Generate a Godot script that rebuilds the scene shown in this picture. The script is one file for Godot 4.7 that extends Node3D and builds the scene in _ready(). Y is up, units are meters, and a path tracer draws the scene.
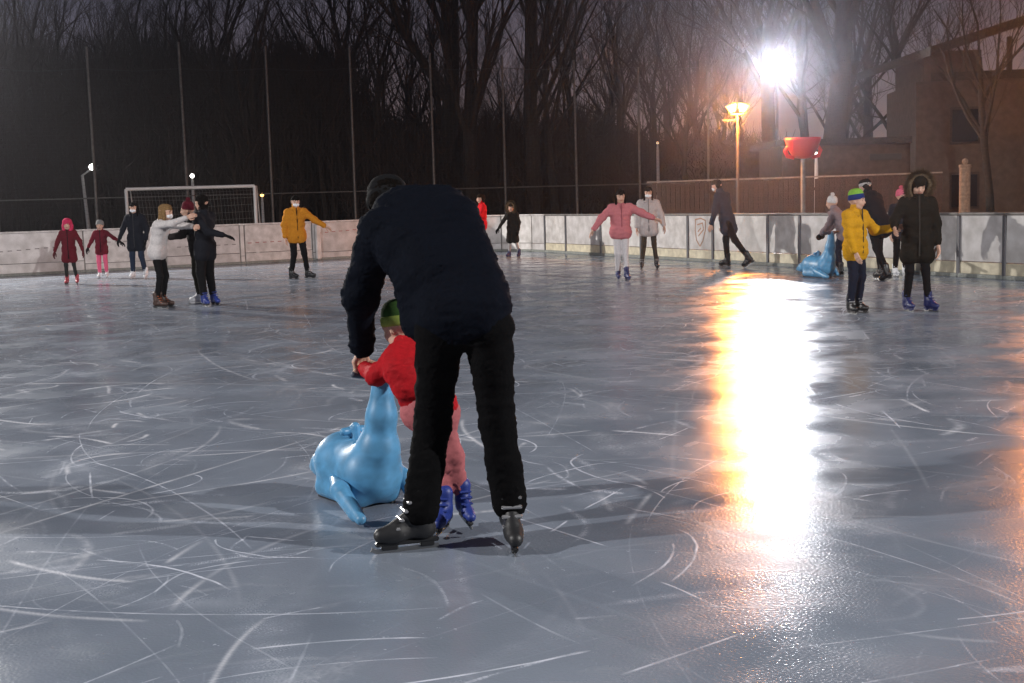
extends Node3D

var rng := RandomNumberGenerator.new()
var M := {}          # materials
var proto := {}      # shared meshes
var taken := {}

# ---------------------------------------------------------------- helpers
func numbered(called: String) -> String:
	if not taken.has(called):
		taken[called] = 0
		return called
	taken[called] += 1
	return "%s_%03d" % [called, taken[called]]

func tag(o: Node, label: String, category: String, group := "", kind := "") -> Node:
	if label: o.set_meta("label", label)
	if category: o.set_meta("category", category)
	if group: o.set_meta("group", group)
	if kind: o.set_meta("kind", kind)
	return o

func thing(called: String, label: String, category: String, at := Vector3.ZERO, turn := 0.0, group := "") -> Node3D:
	var o := Node3D.new()
	o.name = numbered(called)
	add_child(o)
	o.position = at
	o.rotation.y = turn
	tag(o, label, category, group)
	return o

func part(called: String, mesh: Mesh, mat: Material, parent: Node, xf := Transform3D.IDENTITY) -> MeshInstance3D:
	var o := MeshInstance3D.new()
	o.name = numbered(called) if parent == self else called
	o.mesh = mesh
	o.material_override = mat
	o.transform = xf
	parent.add_child(o, true)
	return o

func begin() -> SurfaceTool:
	var st := SurfaceTool.new()
	st.begin(Mesh.PRIMITIVE_TRIANGLES)
	return st

func done(st: SurfaceTool) -> ArrayMesh:
	st.generate_normals()
	return st.commit()

func quad(st: SurfaceTool, a: Vector3, b: Vector3, c: Vector3, d: Vector3):
	for v in [a, b, c, a, c, d]:
		st.set_uv(Vector2(v.x + v.z, v.y))
		st.add_vertex(v)

# a box with chamfered edges, centred on c
func box(st: SurfaceTool, c: Vector3, s: Vector3, bev := 0.0, b := Basis.IDENTITY):
	st.set_smooth_group(-1)
	var h := s * 0.5
	var w: float = min(bev, min(h.x, min(h.y, h.z)) * 0.9)
	for ax in 3:
		for sg in [-1.0, 1.0]:
			var u := (ax + 1) % 3
			var v := (ax + 2) % 3
			var p := []
			for q in [[-1, -1], [1, -1], [1, 1], [-1, 1]]:
				var o := Vector3.ZERO
				o[ax] = h[ax] * sg
				o[u] = (h[u] - w) * q[0]
				o[v] = (h[v] - w) * q[1]
				p.append(c + b * o)
			if sg > 0: quad(st, p[0], p[3], p[2], p[1])
			else: quad(st, p[0], p[1], p[2], p[3])
			if w > 0.0:
				# bevel strip towards +/-u
				for su in [-1.0, 1.0]:
					var o1 := Vector3.ZERO; var o2 := Vector3.ZERO
					o1[ax] = h[ax] * sg; o1[u] = (h[u] - w) * su
					o2[ax] = (h[ax] - w) * sg; o2[u] = h[u] * su
					var e1 = Vector3.ZERO; e1[v] = h[v] - w
					if sg * su > 0: quad(st, c + b * (o1 - e1), c + b * (o1 + e1), c + b * (o2 + e1), c + b * (o2 - e1))
					else: quad(st, c + b * (o1 - e1), c + b * (o2 - e1), c + b * (o2 + e1), c + b * (o1 + e1))

func box_mesh(s: Vector3, bev := 0.0) -> ArrayMesh:
	var st := begin()
	box(st, Vector3.ZERO, s, bev)
	return done(st)

# tube through points with radii
func tube(st: SurfaceTool, pts: Array, radii: Array, sides := 6, cap := true):
	st.set_smooth_group(0)
	var n := pts.size()
	var rings := []
	var ref := Vector3(0.13, 0.2, 0.97)
	for i in n:
		var d: Vector3 = (pts[min(i + 1, n - 1)] - pts[max(i - 1, 0)]).normalized()
		if abs(d.dot(ref)) > 0.93: ref = Vector3(0.97, 0.1, 0.2)
		var x := d.cross(ref).normalized()
		var y := d.cross(x)
		ref = -y if abs(y.dot(ref)) > 0.2 and y.dot(ref) < 0 else (y if abs(y.dot(ref)) > 0.2 else ref)
		var ring := []
		for k in sides:
			var a := TAU * k / sides
			ring.append(pts[i] + (d.cross(ref).normalized() * cos(a) + d.cross(d.cross(ref).normalized()) * sin(a)) * radii[i])
		rings.append(ring)
	for i in n - 1:
		for k in sides:
			var k2 := (k + 1) % sides
			quad(st, rings[i][k], rings[i][k2], rings[i + 1][k2], rings[i + 1][k])
	if cap:
		st.set_smooth_group(-1)
		for e in [0, n - 1]:
			for k in sides:
				st.set_uv(Vector2.ZERO); st.add_vertex(pts[e])
				st.set_uv(Vector2.ZERO); st.add_vertex(rings[e][k] if e == 0 else rings[e][(k + 1) % sides])
				st.set_uv(Vector2.ZERO); st.add_vertex(rings[e][(k + 1) % sides] if e == 0 else rings[e][k])

func tube_mesh(pts: Array, radii: Array, sides := 8) -> ArrayMesh:
	var st := begin()
	tube(st, pts, radii, sides)
	return done(st)

func _turned(q: Array, t: float) -> Vector3:
	return Vector3(cos(t) * q[0], q[1], sin(t) * q[0])

# profile of [radius, y] turned round the y axis
func lathe(st: SurfaceTool, prof: Array, sides := 20, xf := Transform3D.IDENTITY):
	st.set_smooth_group(0)
	for i in prof.size() - 1:
		for k in sides:
			var a := TAU * k / sides
			var b := TAU * (k + 1) / sides
			quad(st, xf * _turned(prof[i], a), xf * _turned(prof[i], b), xf * _turned(prof[i + 1], b), xf * _turned(prof[i + 1], a))

# ---------------------------------------------------------------- implicit surfaces (surface nets over smoothly joined tapered capsules)
func blob(bones: Array, cell: float, k: float, fold := 0.0, fscale := 9.0, tint := "", quilt := 0.0) -> ArrayMesh:
	var lo := Vector3(1e9, 1e9, 1e9)
	var hi := -lo
	for b in bones:
		var r: float = max(b[2], b[3]) + cell * 2.5 + k * 0.3
		lo = lo.min(b[0] - Vector3(r, r, r)).min(b[1] - Vector3(r, r, r))
		hi = hi.max(b[0] + Vector3(r, r, r)).max(b[1] + Vector3(r, r, r))
	var nx := int((hi.x - lo.x) / cell) + 2
	var ny := int((hi.y - lo.y) / cell) + 2
	var nz := int((hi.z - lo.z) / cell) + 2
	var g := PackedFloat32Array()
	g.resize(nx * ny * nz)
	g.fill(1.0)
	var m := k + cell * 2.0
	var quarter := 0.25 / k
	for b in bones:
		var a: Vector3 = b[0]
		var e: Vector3 = b[1]
		var ra: float = b[2]
		var dr: float = b[3] - b[2]
		var r: float = max(b[2], b[3]) + m
		var l = (a.min(e) - Vector3(r, r, r) - lo) / cell
		var h = (a.max(e) + Vector3(r, r, r) - lo) / cell
		var x0: int = max(0, int(l.x)); var x1: int = min(nx - 1, int(h.x) + 1)
		var y0: int = max(0, int(l.y)); var y1: int = min(ny - 1, int(h.y) + 1)
		var z0: int = max(0, int(l.z)); var z1: int = min(nz - 1, int(h.z) + 1)
		var ab := e - a
		var il := 1.0 / maxf(ab.dot(ab), 1e-9)
		for z in range(z0, z1 + 1):
			var pz := lo.z + z * cell - a.z
			for y in range(y0, y1 + 1):
				var py := lo.y + y * cell - a.y
				var c := py * ab.y + pz * ab.z
				var i := (z * ny + y) * nx + x0
				for x in range(x0, x1 + 1):
					var px := lo.x + x * cell - a.x
					var t := clampf((px * ab.x + c) * il, 0.0, 1.0)
					var dx := px - t * ab.x
					var dy := py - t * ab.y
					var dz := pz - t * ab.z
					var d := sqrt(dx * dx + dy * dy + dz * dz) - ra - dr * t
					if d < m:
						var o: float = g[i]
						var w := k - absf(d - o)
						g[i] = minf(d, o) - w * w * quarter if w > 0.0 else minf(d, o)
					i += 1
	var at := PackedInt32Array()
	at.resize(nx * ny * nz)
	at.fill(-1)
	var V := PackedVector3Array()
	var N := PackedVector3Array()
	var I := PackedInt32Array()
	var nxy := nx * ny
	var co := [0, 1, nx, nx + 1, nxy, nxy + 1, nxy + nx, nxy + nx + 1]
	var edges := [[0, 1], [2, 3], [4, 5], [6, 7], [0, 2], [1, 3], [4, 6], [5, 7], [0, 4], [1, 5], [2, 6], [3, 7]]
	var v8 := PackedFloat32Array()
	v8.resize(8)
	for z in nz - 1:
		for y in ny - 1:
			var i := (z * ny + y) * nx
			for x in nx - 1:
				var s0 = g[i] < 0.0
				if (g[i + 1] < 0.0) != s0 or (g[i + nx] < 0.0) != s0 or (g[i + nxy] < 0.0) != s0 or (g[i + nx + 1] < 0.0) != s0 or (g[i + nxy + 1] < 0.0) != s0 or (g[i + nxy + nx] < 0.0) != s0 or (g[i + nxy + nx + 1] < 0.0) != s0:
					for c in 8: v8[c] = g[i + co[c]]
					var p := Vector3.ZERO
					var cnt := 0
					for ed in edges:
						var f0: float = v8[ed[0]]
						var f1: float = v8[ed[1]]
						if (f0 < 0.0) != (f1 < 0.0):
							var t := f0 / (f0 - f1)
							var c0: int = ed[0]
							var c1: int = ed[1]
							p += Vector3((c0 & 1) * (1.0 - t) + (c1 & 1) * t, ((c0 >> 1) & 1) * (1.0 - t) + ((c1 >> 1) & 1) * t, (c0 >> 2) * (1.0 - t) + (c1 >> 2) * t)
							cnt += 1
					at[i] = V.size()
					V.append(lo + (Vector3(x, y, z) + p / cnt) * cell)
					N.append(Vector3(v8[1] + v8[3] + v8[5] + v8[7] - v8[0] - v8[2] - v8[4] - v8[6], v8[2] + v8[3] + v8[6] + v8[7] - v8[0] - v8[1] - v8[4] - v8[5], v8[4] + v8[5] + v8[6] + v8[7] - v8[0] - v8[1] - v8[2] - v8[3]).normalized())
					if y > 0 and z > 0 and (g[i + 1] < 0.0) != s0:
						_face(I, at[i], at[i - nx], at[i - nx - nxy], at[i - nxy], s0)
					if x > 0 and z > 0 and (g[i + nx] < 0.0) != s0:
						_face(I, at[i], at[i - nxy], at[i - 1 - nxy], at[i - 1], s0)
					if x > 0 and y > 0 and (g[i + nxy] < 0.0) != s0:
						_face(I, at[i], at[i - 1], at[i - 1 - nx], at[i - nx], s0)
				i += 1
	if fold > 0.0:
		var fn := FastNoiseLite.new()
		fn.seed = 11
		fn.frequency = 1.0
		fn.fractal_octaves = 2
		fn.domain_warp_enabled = true
		fn.domain_warp_amplitude = 0.7
		fn.domain_warp_frequency = 0.6
		for i in V.size():
			var q = V[i] * fscale
			var r := 1.0 - sqrt(absf(fn.get_noise_3d(q.x * 0.5, q.y * 1.5, q.z * 0.5)) + 0.02) * 1.7
			V[i] += N[i] * fold * (r + 0.8 * fn.get_noise_3d(q.z * 0.3 + 7.0, q.y * 0.4, q.x * 0.3) - 0.4)
			if quilt > 0.0: V[i] += N[i] * 0.011 * (sqrt(absf(sin(V[i].y / quilt * PI + 0.35 * fn.get_noise_3d(q.x, 3.0, q.z)))) - 0.5)
		N.fill(Vector3.ZERO)
		for i in range(0, I.size(), 3):
			var n = (V[I[i + 2]] - V[I[i]]).cross(V[I[i + 1]] - V[I[i]])
			for c in 3: N[I[i + c]] += n
		for i in N.size(): N[i] = N[i].normalized()
	var arr := []
	arr.resize(Mesh.ARRAY_MAX)
	arr[Mesh.ARRAY_VERTEX] = V
	arr[Mesh.ARRAY_NORMAL] = N
	arr[Mesh.ARRAY_INDEX] = I
	if tint:
		var C := PackedColorArray()
		for v in V: C.append(_tint(tint, v))
		arr[Mesh.ARRAY_COLOR] = C
	var mesh := ArrayMesh.new()
	mesh.add_surface_from_arrays(Mesh.PRIMITIVE_TRIANGLES, arr)
	return mesh

func _tint(kind: String, v: Vector3) -> Color:
	if kind == "eye": return Color(0.06, 0.05, 0.05)
	if kind == "face":
		if v.z > 0.08 and v.y < -0.047 and v.y > -0.066 and absf(v.x) < 0.024: return Color(0.75, 0.42, 0.4)
		if v.z > 0.07 and v.y > 0.02 and v.y < 0.032 and absf(v.x) > 0.012 and absf(v.x) < 0.05: return Color(0.3, 0.24, 0.2)
	return Color(1, 1, 1)

func _face(I: PackedInt32Array, a: int, b: int, c: int, d: int, flip: bool):
	if a < 0 or b < 0 or c < 0 or d < 0: return
	if flip: I.append_array([a, c, b, a, d, c])
	else: I.append_array([a, b, c, a, c, d])

# ---------------------------------------------------------------- materials
func srgb(c: Color) -> Color:
	return c.linear_to_srgb()

func mat(r: float, g: float, b: float, rough := 0.8, metal := 0.0) -> StandardMaterial3D:   # linear base colour
	var m := StandardMaterial3D.new()
	m.albedo_color = srgb(Color(r, g, b))
	m.roughness = rough
	m.metallic = metal
	return m

func noise_tex(sz: int, freq: float, oct: int, c0: Color, c1: Color, seed_ := 1, as_normal := false, bump := 4.0) -> ImageTexture:
	var fn := FastNoiseLite.new()
	fn.seed = seed_
	fn.frequency = freq
	fn.fractal_octaves = oct
	var im := fn.get_seamless_image(sz, sz)
	if as_normal:
		im.convert(Image.FORMAT_RGBA8)
		im.bump_map_to_normal_map(bump)
		return ImageTexture.create_from_image(im)
	im.convert(Image.FORMAT_L8)
	var d := im.get_data()
	var o := PackedByteArray()
	o.resize(sz * sz * 3)
	for i in sz * sz:
		var c = c0.lerp(c1, d[i] / 255.0)
		o[i * 3] = c.r8; o[i * 3 + 1] = c.g8; o[i * 3 + 2] = c.b8
	return ImageTexture.create_from_image(Image.create_from_data(sz, sz, false, Image.FORMAT_RGB8, o))

func textured(m: StandardMaterial3D, tex: Texture2D, scale: float, normal: Texture2D = null, ns := 1.0) -> StandardMaterial3D:
	m.albedo_texture = tex
	m.uv1_triplanar = true
	m.uv1_scale = Vector3(scale, scale, scale)
	if normal:
		m.normal_enabled = true
		m.normal_texture = normal
		m.normal_scale = ns
	return m

func cloth(r: float, g: float, b: float, rough := 0.85) -> StandardMaterial3D:
	var m := textured(mat(r, g, b, rough), M.t_cloth, 2.3, M.n_cloth, 0.15)
	m.metallic_specular = 0.18
	return m

func make_materials():
	M.t_cloth = noise_tex(256, 0.05, 4, Color(0.84, 0.84, 0.84), Color(1, 1, 1), 3)
	M.n_cloth = noise_tex(256, 0.09, 3, Color.BLACK, Color.WHITE, 5, true, 5.0)
	M.t_board = noise_tex(512, 0.012, 5, Color(0.78, 0.77, 0.76), Color(1, 1, 1), 8)
	M.t_wood = noise_tex(256, 0.03, 5, Color(0.6, 0.6, 0.6), Color(1, 1, 1), 9)
	M.n_wood = noise_tex(256, 0.06, 4, Color.BLACK, Color.WHITE, 12, true, 8.0)
	M.black = mat(0.006, 0.006, 0.007, 0.85)
	M.steel = mat(0.28, 0.28, 0.28, 0.35, 0.9)
	M.galv = textured(mat(0.22, 0.21, 0.2, 0.55, 0.3), M.t_board, 0.8)
	M.rubber = mat(0.012, 0.012, 0.013, 0.6)
	M.board = textured(mat(0.64, 0.62, 0.61, 0.42), M.t_board, 0.55)
	M.board_b = textured(mat(0.58, 0.56, 0.56, 0.45), M.t_board, 0.41)
	M.board_c = textured(mat(0.68, 0.66, 0.65, 0.4), M.t_board, 0.33)
	M.kick = textured(mat(0.66, 0.6, 0.45, 0.5), M.t_board, 0.7)
	M.post = mat(0.1, 0.1, 0.11, 0.5, 0.3)
	M.slush = textured(mat(0.3, 0.32, 0.3, 0.8), M.t_board, 2.0, M.n_wood, 1.0)
	M.ground = textured(mat(0.045, 0.042, 0.038, 0.95), M.t_wood, 0.35, M.n_wood, 1.0)
	M.bark = textured(mat(0.07, 0.052, 0.041, 0.95), M.t_wood, 1.1, M.n_wood, 1.5)
	M.bark_b = textured(mat(0.055, 0.042, 0.034, 0.95), M.t_wood, 0.9, M.n_wood, 1.5)
	M.twig = mat(0.05, 0.037, 0.03, 0.95)
	M.shrub = mat(0.045, 0.033, 0.027, 0.95)
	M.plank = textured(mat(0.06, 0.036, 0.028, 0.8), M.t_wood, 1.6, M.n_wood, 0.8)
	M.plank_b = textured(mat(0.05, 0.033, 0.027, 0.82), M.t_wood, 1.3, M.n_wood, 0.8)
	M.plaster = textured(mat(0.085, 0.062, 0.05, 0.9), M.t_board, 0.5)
	M.roof = textured(mat(0.06, 0.045, 0.04, 0.85), M.t_wood, 1.0, M.n_wood, 1.0)
	M.glass = mat(0.01, 0.01, 0.012, 0.08)
	M.pillar = textured(mat(0.3, 0.22, 0.16, 0.8), M.t_wood, 1.5, M.n_wood, 0.6)
	M.goal = mat(0.7, 0.7, 0.7, 0.5)
	M.string = mat(0.35, 0.35, 0.34, 0.8)
	M.wire = mat(0.06, 0.06, 0.06, 0.6, 0.3)
	M.red_plastic = mat(0.55, 0.02, 0.035, 0.45)
	M.dolphin = textured(mat(0.1, 0.33, 0.58, 0.42), M.t_board, 1.5)
	M.housing = mat(0.03, 0.03, 0.03, 0.6)
	M.tape = mat(0.3, 0.09, 0.09, 0.6)
	M.tape_dark = mat(0.16, 0.14, 0.14, 0.6)
	M.emblem = mat(0.32, 0.17, 0.1, 0.7)

func glow(r: float, g: float, b: float, e: float) -> StandardMaterial3D:
	var m := StandardMaterial3D.new()
	m.albedo_color = Color(0.8, 0.8, 0.8)
	m.emission_enabled = true
	m.emission = srgb(Color(r, g, b))
	m.emission_energy_multiplier = e
	return m

# ---------------------------------------------------------------- camera, sky, exposure
func make_camera():
	var cam := Camera3D.new()
	cam.name = "camera"
	cam.fov = rad_to_deg(2.0 * atan(341.5 / 1250.0))
	cam.near = 0.1
	cam.far = 600.0
	add_child(cam)
	cam.position = Vector3(0, 1.55, 0)
	cam.basis = Basis(Vector3(1, 0, 0), -atan(141.0 / 1250.0)) * Basis(Vector3(0, 0, 1), deg_to_rad(-1.65))
	cam.current = true

func make_sky():
	# clear dusk: blue above, a warm band low where the sun went down (ahead and to the right)
	var w := 512
	var h := 256
	var im := Image.create(w, h, false, Image.FORMAT_RGBF)
	var glow_dir := Vector3(sin(0.2), 0, -cos(0.2))
	for y in h:
		var el := (0.5 - (y + 0.5) / h) * PI
		for x in w:
			var az := (x + 0.5) / w * TAU
			var d := Vector3(sin(az), 0, -cos(az))
			var c: float = 0.5 + 0.5 * d.dot(glow_dir)
			var e: float = max(el, 0.0)
			var blue := Vector3(0.045, 0.064, 0.11).lerp(Vector3(0.018, 0.026, 0.05), clampf(e * 1.3, 0, 1))
			var warm := Vector3(0.3, 0.19, 0.145)
			var t: float = exp(-e / 0.1) * (0.1 + 0.9 * pow(c, 6.0))
			var col = blue.lerp(warm, clampf(t, 0, 1))
			im.set_pixel(x, y, Color(col.x, col.y, col.z))
	var pm := PanoramaSkyMaterial.new()
	pm.panorama = ImageTexture.create_from_image(im)
	var sky := Sky.new()
	sky.sky_material = pm
	var env := Environment.new()
	env.background_mode = Environment.BG_SKY
	env.sky = sky
	env.background_energy_multiplier = 1.0
	env.tonemap_mode = Environment.TONE_MAPPER_LINEAR
	env.tonemap_exposure = 1.0
	env.sdfgi_enabled = true
	env.ssao_enabled = true
	env.ssil_enabled = true
	env.volumetric_fog_enabled = true
	env.volumetric_fog_density = 0.001
	env.volumetric_fog_albedo = Color(0.9, 0.9, 0.95)
	env.volumetric_fog_anisotropy = 0.935
	var we := WorldEnvironment.new()
	we.name = "environment"
	we.environment = env
	add_child(we)

# a floodlight mast: head at `at`, aimed at `aim`
func floodlight(at: Vector3, aim: Vector3, energy: float, col: Color, label: String, size := 0.34, added_visor := true):
	var t := thing("floodlight_mast", label, "floodlight", Vector3(at.x, -0.06, at.z), 0, "floodlights round the rink")
	var hy := at.y + 0.06
	var st := begin()
	var d := (aim - at).normalized()
	var back := -Vector3(d.x, 0, d.z).normalized()
	tube(st, [back * 0.5, back * 0.5 + Vector3(0, hy + 0.5, 0)], [0.07, 0.045], 8)
	part("mast", done(st), M.housing, t)
	st = begin()
	tube(st, [back * 0.5 + Vector3(0, hy, 0), back * 0.22 + Vector3(0, hy, 0)], [0.03, 0.03], 6)
	part("bracket", done(st), M.housing, t)
	var b := Basis.looking_at(d, Vector3.UP)
	var xf := Transform3D(b * Basis(Vector3(1, 0, 0), -PI / 2), Vector3(0, hy, 0))
	st = begin()
	lathe(st, [[0.02, -0.22], [0.16, -0.2], [0.24, -0.1], [size + 0.04, 0.0], [size + 0.05, 0.03], [size + 0.01, 0.03], [size, 0.0], [0.0, -0.02]], 24, xf)
	part("housing", done(st), M.housing, t)
	st = begin()
	lathe(st, [[0.0, 0.03], [size * 0.6, 0.026], [size, 0.005]], 24, xf)
	var lens := part("lamp_lens", done(st), glow(col.r, col.g, col.b, 30.0), t)
	if added_visor:   # unseen flat hood, added to block spill onto house and trees
		st = begin()
		box(st, Vector3(0, 0, 0), Vector3(2.2, 0.02, 1.3), 0.004)
		part("added_visor", done(st), M.housing, t, Transform3D(b * Basis(Vector3(1, 0, 0), -0.2), Vector3(0, hy, 0) + b * Vector3(0, 0.33, -0.62)))
	var l := SpotLight3D.new()
	l.name = "floodlight_beam"
	l.light_color = srgb(col)
	l.light_energy = energy
	l.light_size = size if not added_visor else 0.16
	l.spot_range = 120
	l.spot_attenuation = 2.0
	l.spot_angle = 72
	l.spot_angle_attenuation = 0.6
	l.shadow_enabled = true
	t.add_child(l)
	l.position = Vector3(0, hy, 0) + d * 0.12
	l.basis = b
	return t

func sodium_lamp(at: Vector3, label: String, energy: float):
	var t := thing("street_lamp", label, "street lamp", Vector3(at.x, -0.06, at.z), 0, "")
	var hy := at.y + 0.06
	var pole_mat := mat(0.07, 0.065, 0.06, 0.7)
	part("pole", tube_mesh([Vector3.ZERO, Vector3(0, 1.0, 0), Vector3(0, hy - 0.2, 0)], [0.07, 0.045, 0.035], 10), pole_mat, t)
	part("crossarm", box_mesh(Vector3(0.4, 0.04, 0.06), 0.01), pole_mat, t, Transform3D(Basis.IDENTITY, Vector3(0, hy - 0.2, 0)))
	part("bracket", box_mesh(Vector3(0.4, 0.03, 0.03), 0.008), pole_mat, t, Transform3D(Basis.IDENTITY, Vector3(-0.22, hy - 0.36, 0)))
	for s in [-1, 1]:
		var st := begin()
		var xf := Transform3D(Basis(Vector3(0, 0, 1), -0.22 * s), Vector3(0.165 * s, hy, 0))
		lathe(st, [[0.0, -0.15], [0.07, -0.14], [0.12, -0.04], [0.16, 0.05], [0.0, 0.07]], 16, xf)
		var lamp := part("lamp_bowl", done(st), glow(1.0, 0.36, 0.05, 3.0), t)
		st = begin()
		lathe(st, [[0.17, 0.055], [0.16, 0.08], [0.07, 0.11], [0.0, 0.115]], 16, xf)
		part("cap", done(st), M.housing, lamp)
	var l := OmniLight3D.new()
	l.name = "street_lamp_light"
	l.light_color = srgb(Color(1.0, 0.3, 0.035))
	l.light_energy = energy
	l.light_size = 0.25
	l.omni_range = 120
	l.omni_attenuation = 2.0
	l.shadow_enabled = true
	t.add_child(l)
	l.position = Vector3(0, hy - 0.1, 0.3)

func small_lamp(at: Vector3, r: float, col: Color, e: float, label: String, post := true, off := Vector3.ZERO):
	var t := thing("park_lamp", label, "lamp", Vector3(at.x, -0.06, at.z))
	var hy := at.y + 0.06
	var pm := mat(0.5, 0.5, 0.5, 0.6)
	if post:
		part("post", tube_mesh([off * 0.6, off + Vector3(0, hy - 0.35, 0), Vector3(0, hy - r * 0.5, 0)], [0.09, 0.06, 0.04], 8), pm, t)
	var st := begin()
	lathe(st, [[0.0, -r], [r * 0.7, -r * 0.7], [r, 0.0], [r * 0.7, r * 0.7], [0.0, r]], 14, Transform3D(Basis.IDENTITY, Vector3(0, hy, 0)))
	part("lamp_globe", done(st), glow(col.r, col.g, col.b, e), t)
	var l := OmniLight3D.new()
	l.name = "park_lamp_light"
	l.light_color = srgb(col)
	l.light_energy = e * r * r * 3.0
	l.light_size = r
	l.omni_range = 60
	l.omni_attenuation = 2.0
	l.shadow_enabled = true
	t.add_child(l)
	l.position = Vector3(0, hy, 0)

# ---------------------------------------------------------------- ice
const TILE := 10.5
const TILE_B := 27.0
const TS := 2048
var scr := PackedByteArray()

func dab(x: float, y: float, a: int):
	var i := ((int(y) & (TS - 1)) * TS + (int(x) & (TS - 1))) * 4 + 3
	var v = scr[i] + a
	scr[i] = v if v < 235 else 235

var wear_map: FastNoiseLite

func soft(x: float, y: float, a: float):   # spread over the four nearest texels
	var fx := x - floorf(x)
	var fy := y - floorf(y)
	dab(x, y, int(a * (1.0 - fx) * (1.0 - fy)))
	dab(x + 1.0, y, int(a * fx * (1.0 - fy)))
	dab(x, y + 1.0, int(a * (1.0 - fx) * fy))
	dab(x + 1.0, y + 1.0, int(a * fx * fy))

func track(p: Vector2, dir: float, length: float, curl: float, width: float, strength: float, ragged := 0.35):
	# p, length in texels; a skate track: a curved cut filled with snow, uneven along its length
	var n := int(length)
	var a0 := p.x / TS * TAU
	var b0 := p.y / TS * TAU
	strength *= clampf(0.62 + 1.5 * wear_map.get_noise_3d(cos(a0) * 1.3 + cos(b0) * 1.9, sin(a0) * 1.3, sin(b0) * 1.3), 0.12, 1.25)
	var s := strength
	var goal := strength
	var tight := rng.randf_range(-1.2, 1.6)
	var wob := 0.0
	for k in n:
		var u := float(k) / n
		if k % 17 == 0: wob = rng.randfn(0, 0.5)
		dir += curl * (0.7 + tight * u * u + wob)
		p += Vector2(cos(dir), sin(dir))
		if k % 9 == 0: goal = strength * rng.randf_range(1.0 - ragged * 1.6, 1.15)
		s += (goal - s) * 0.16
		var f: float = s * min(1.0, min(u, 1.0 - u) * 7.0 + 0.15)
		if f <= 2.0: continue
		var nx := -sin(dir)
		var ny := cos(dir)
		if width < 1.6:
			soft(p.x, p.y, f * 1.7)
			if width > 1.0: soft(p.x + nx * 0.9, p.y + ny * 0.9, f * 0.9)
		else:
			var w := width * (0.55 + 0.45 * sin(u * PI))
			var q := -w
			while q <= w:
				var fa: float = f * rng.randf_range(0.1, 1.0) * (1.0 - abs(q) / (w + 0.5))
				if w < 4.0: soft(p.x + nx * q, p.y + ny * q, fa * 1.3)
				else: dab(p.x + nx * q, p.y + ny * q, int(fa))
				q += 1.0

func strokes(px: float, glides: int, hooks: int, scrapes: int, drags: int, k := 1.0):
	for i in glides:     # long fine glides
		track(Vector2(rng.randf(), rng.randf()) * TS, rng.randf() * TAU, rng.randf_range(0.6, 3.2) * px, rng.randfn(0, 0.3) / px, 0.9 if rng.randf() < 0.7 else 1.4, rng.randf_range(25, 120) * k, 0.5)
	for i in hooks:      # turns and hooks
		track(Vector2(rng.randf(), rng.randf()) * TS, rng.randf() * TAU, rng.randf_range(0.2, 0.9) * px, rng.randfn(0, 1.8) / px, rng.randf_range(0.9, 2.1), rng.randf_range(60, 200) * k, 0.55)
	for i in scrapes:    # broad scrapes
		track(Vector2(rng.randf(), rng.randf()) * TS, rng.randf() * TAU, rng.randf_range(0.15, 0.8) * px, rng.randfn(0, 1.3) / px, rng.randf_range(0.012, 0.05) * px, rng.randf_range(50, 165) * k, 0.6)
	for i in drags:      # dragged snow, wide and faint
		track(Vector2(rng.randf(), rng.randf()) * TS, rng.randf() * TAU, rng.randf_range(0.3, 1.4) * px, rng.randfn(0, 0.6) / px, rng.randf_range(0.06, 0.22) * px, rng.randf_range(20, 70) * k, 0.5)

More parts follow.
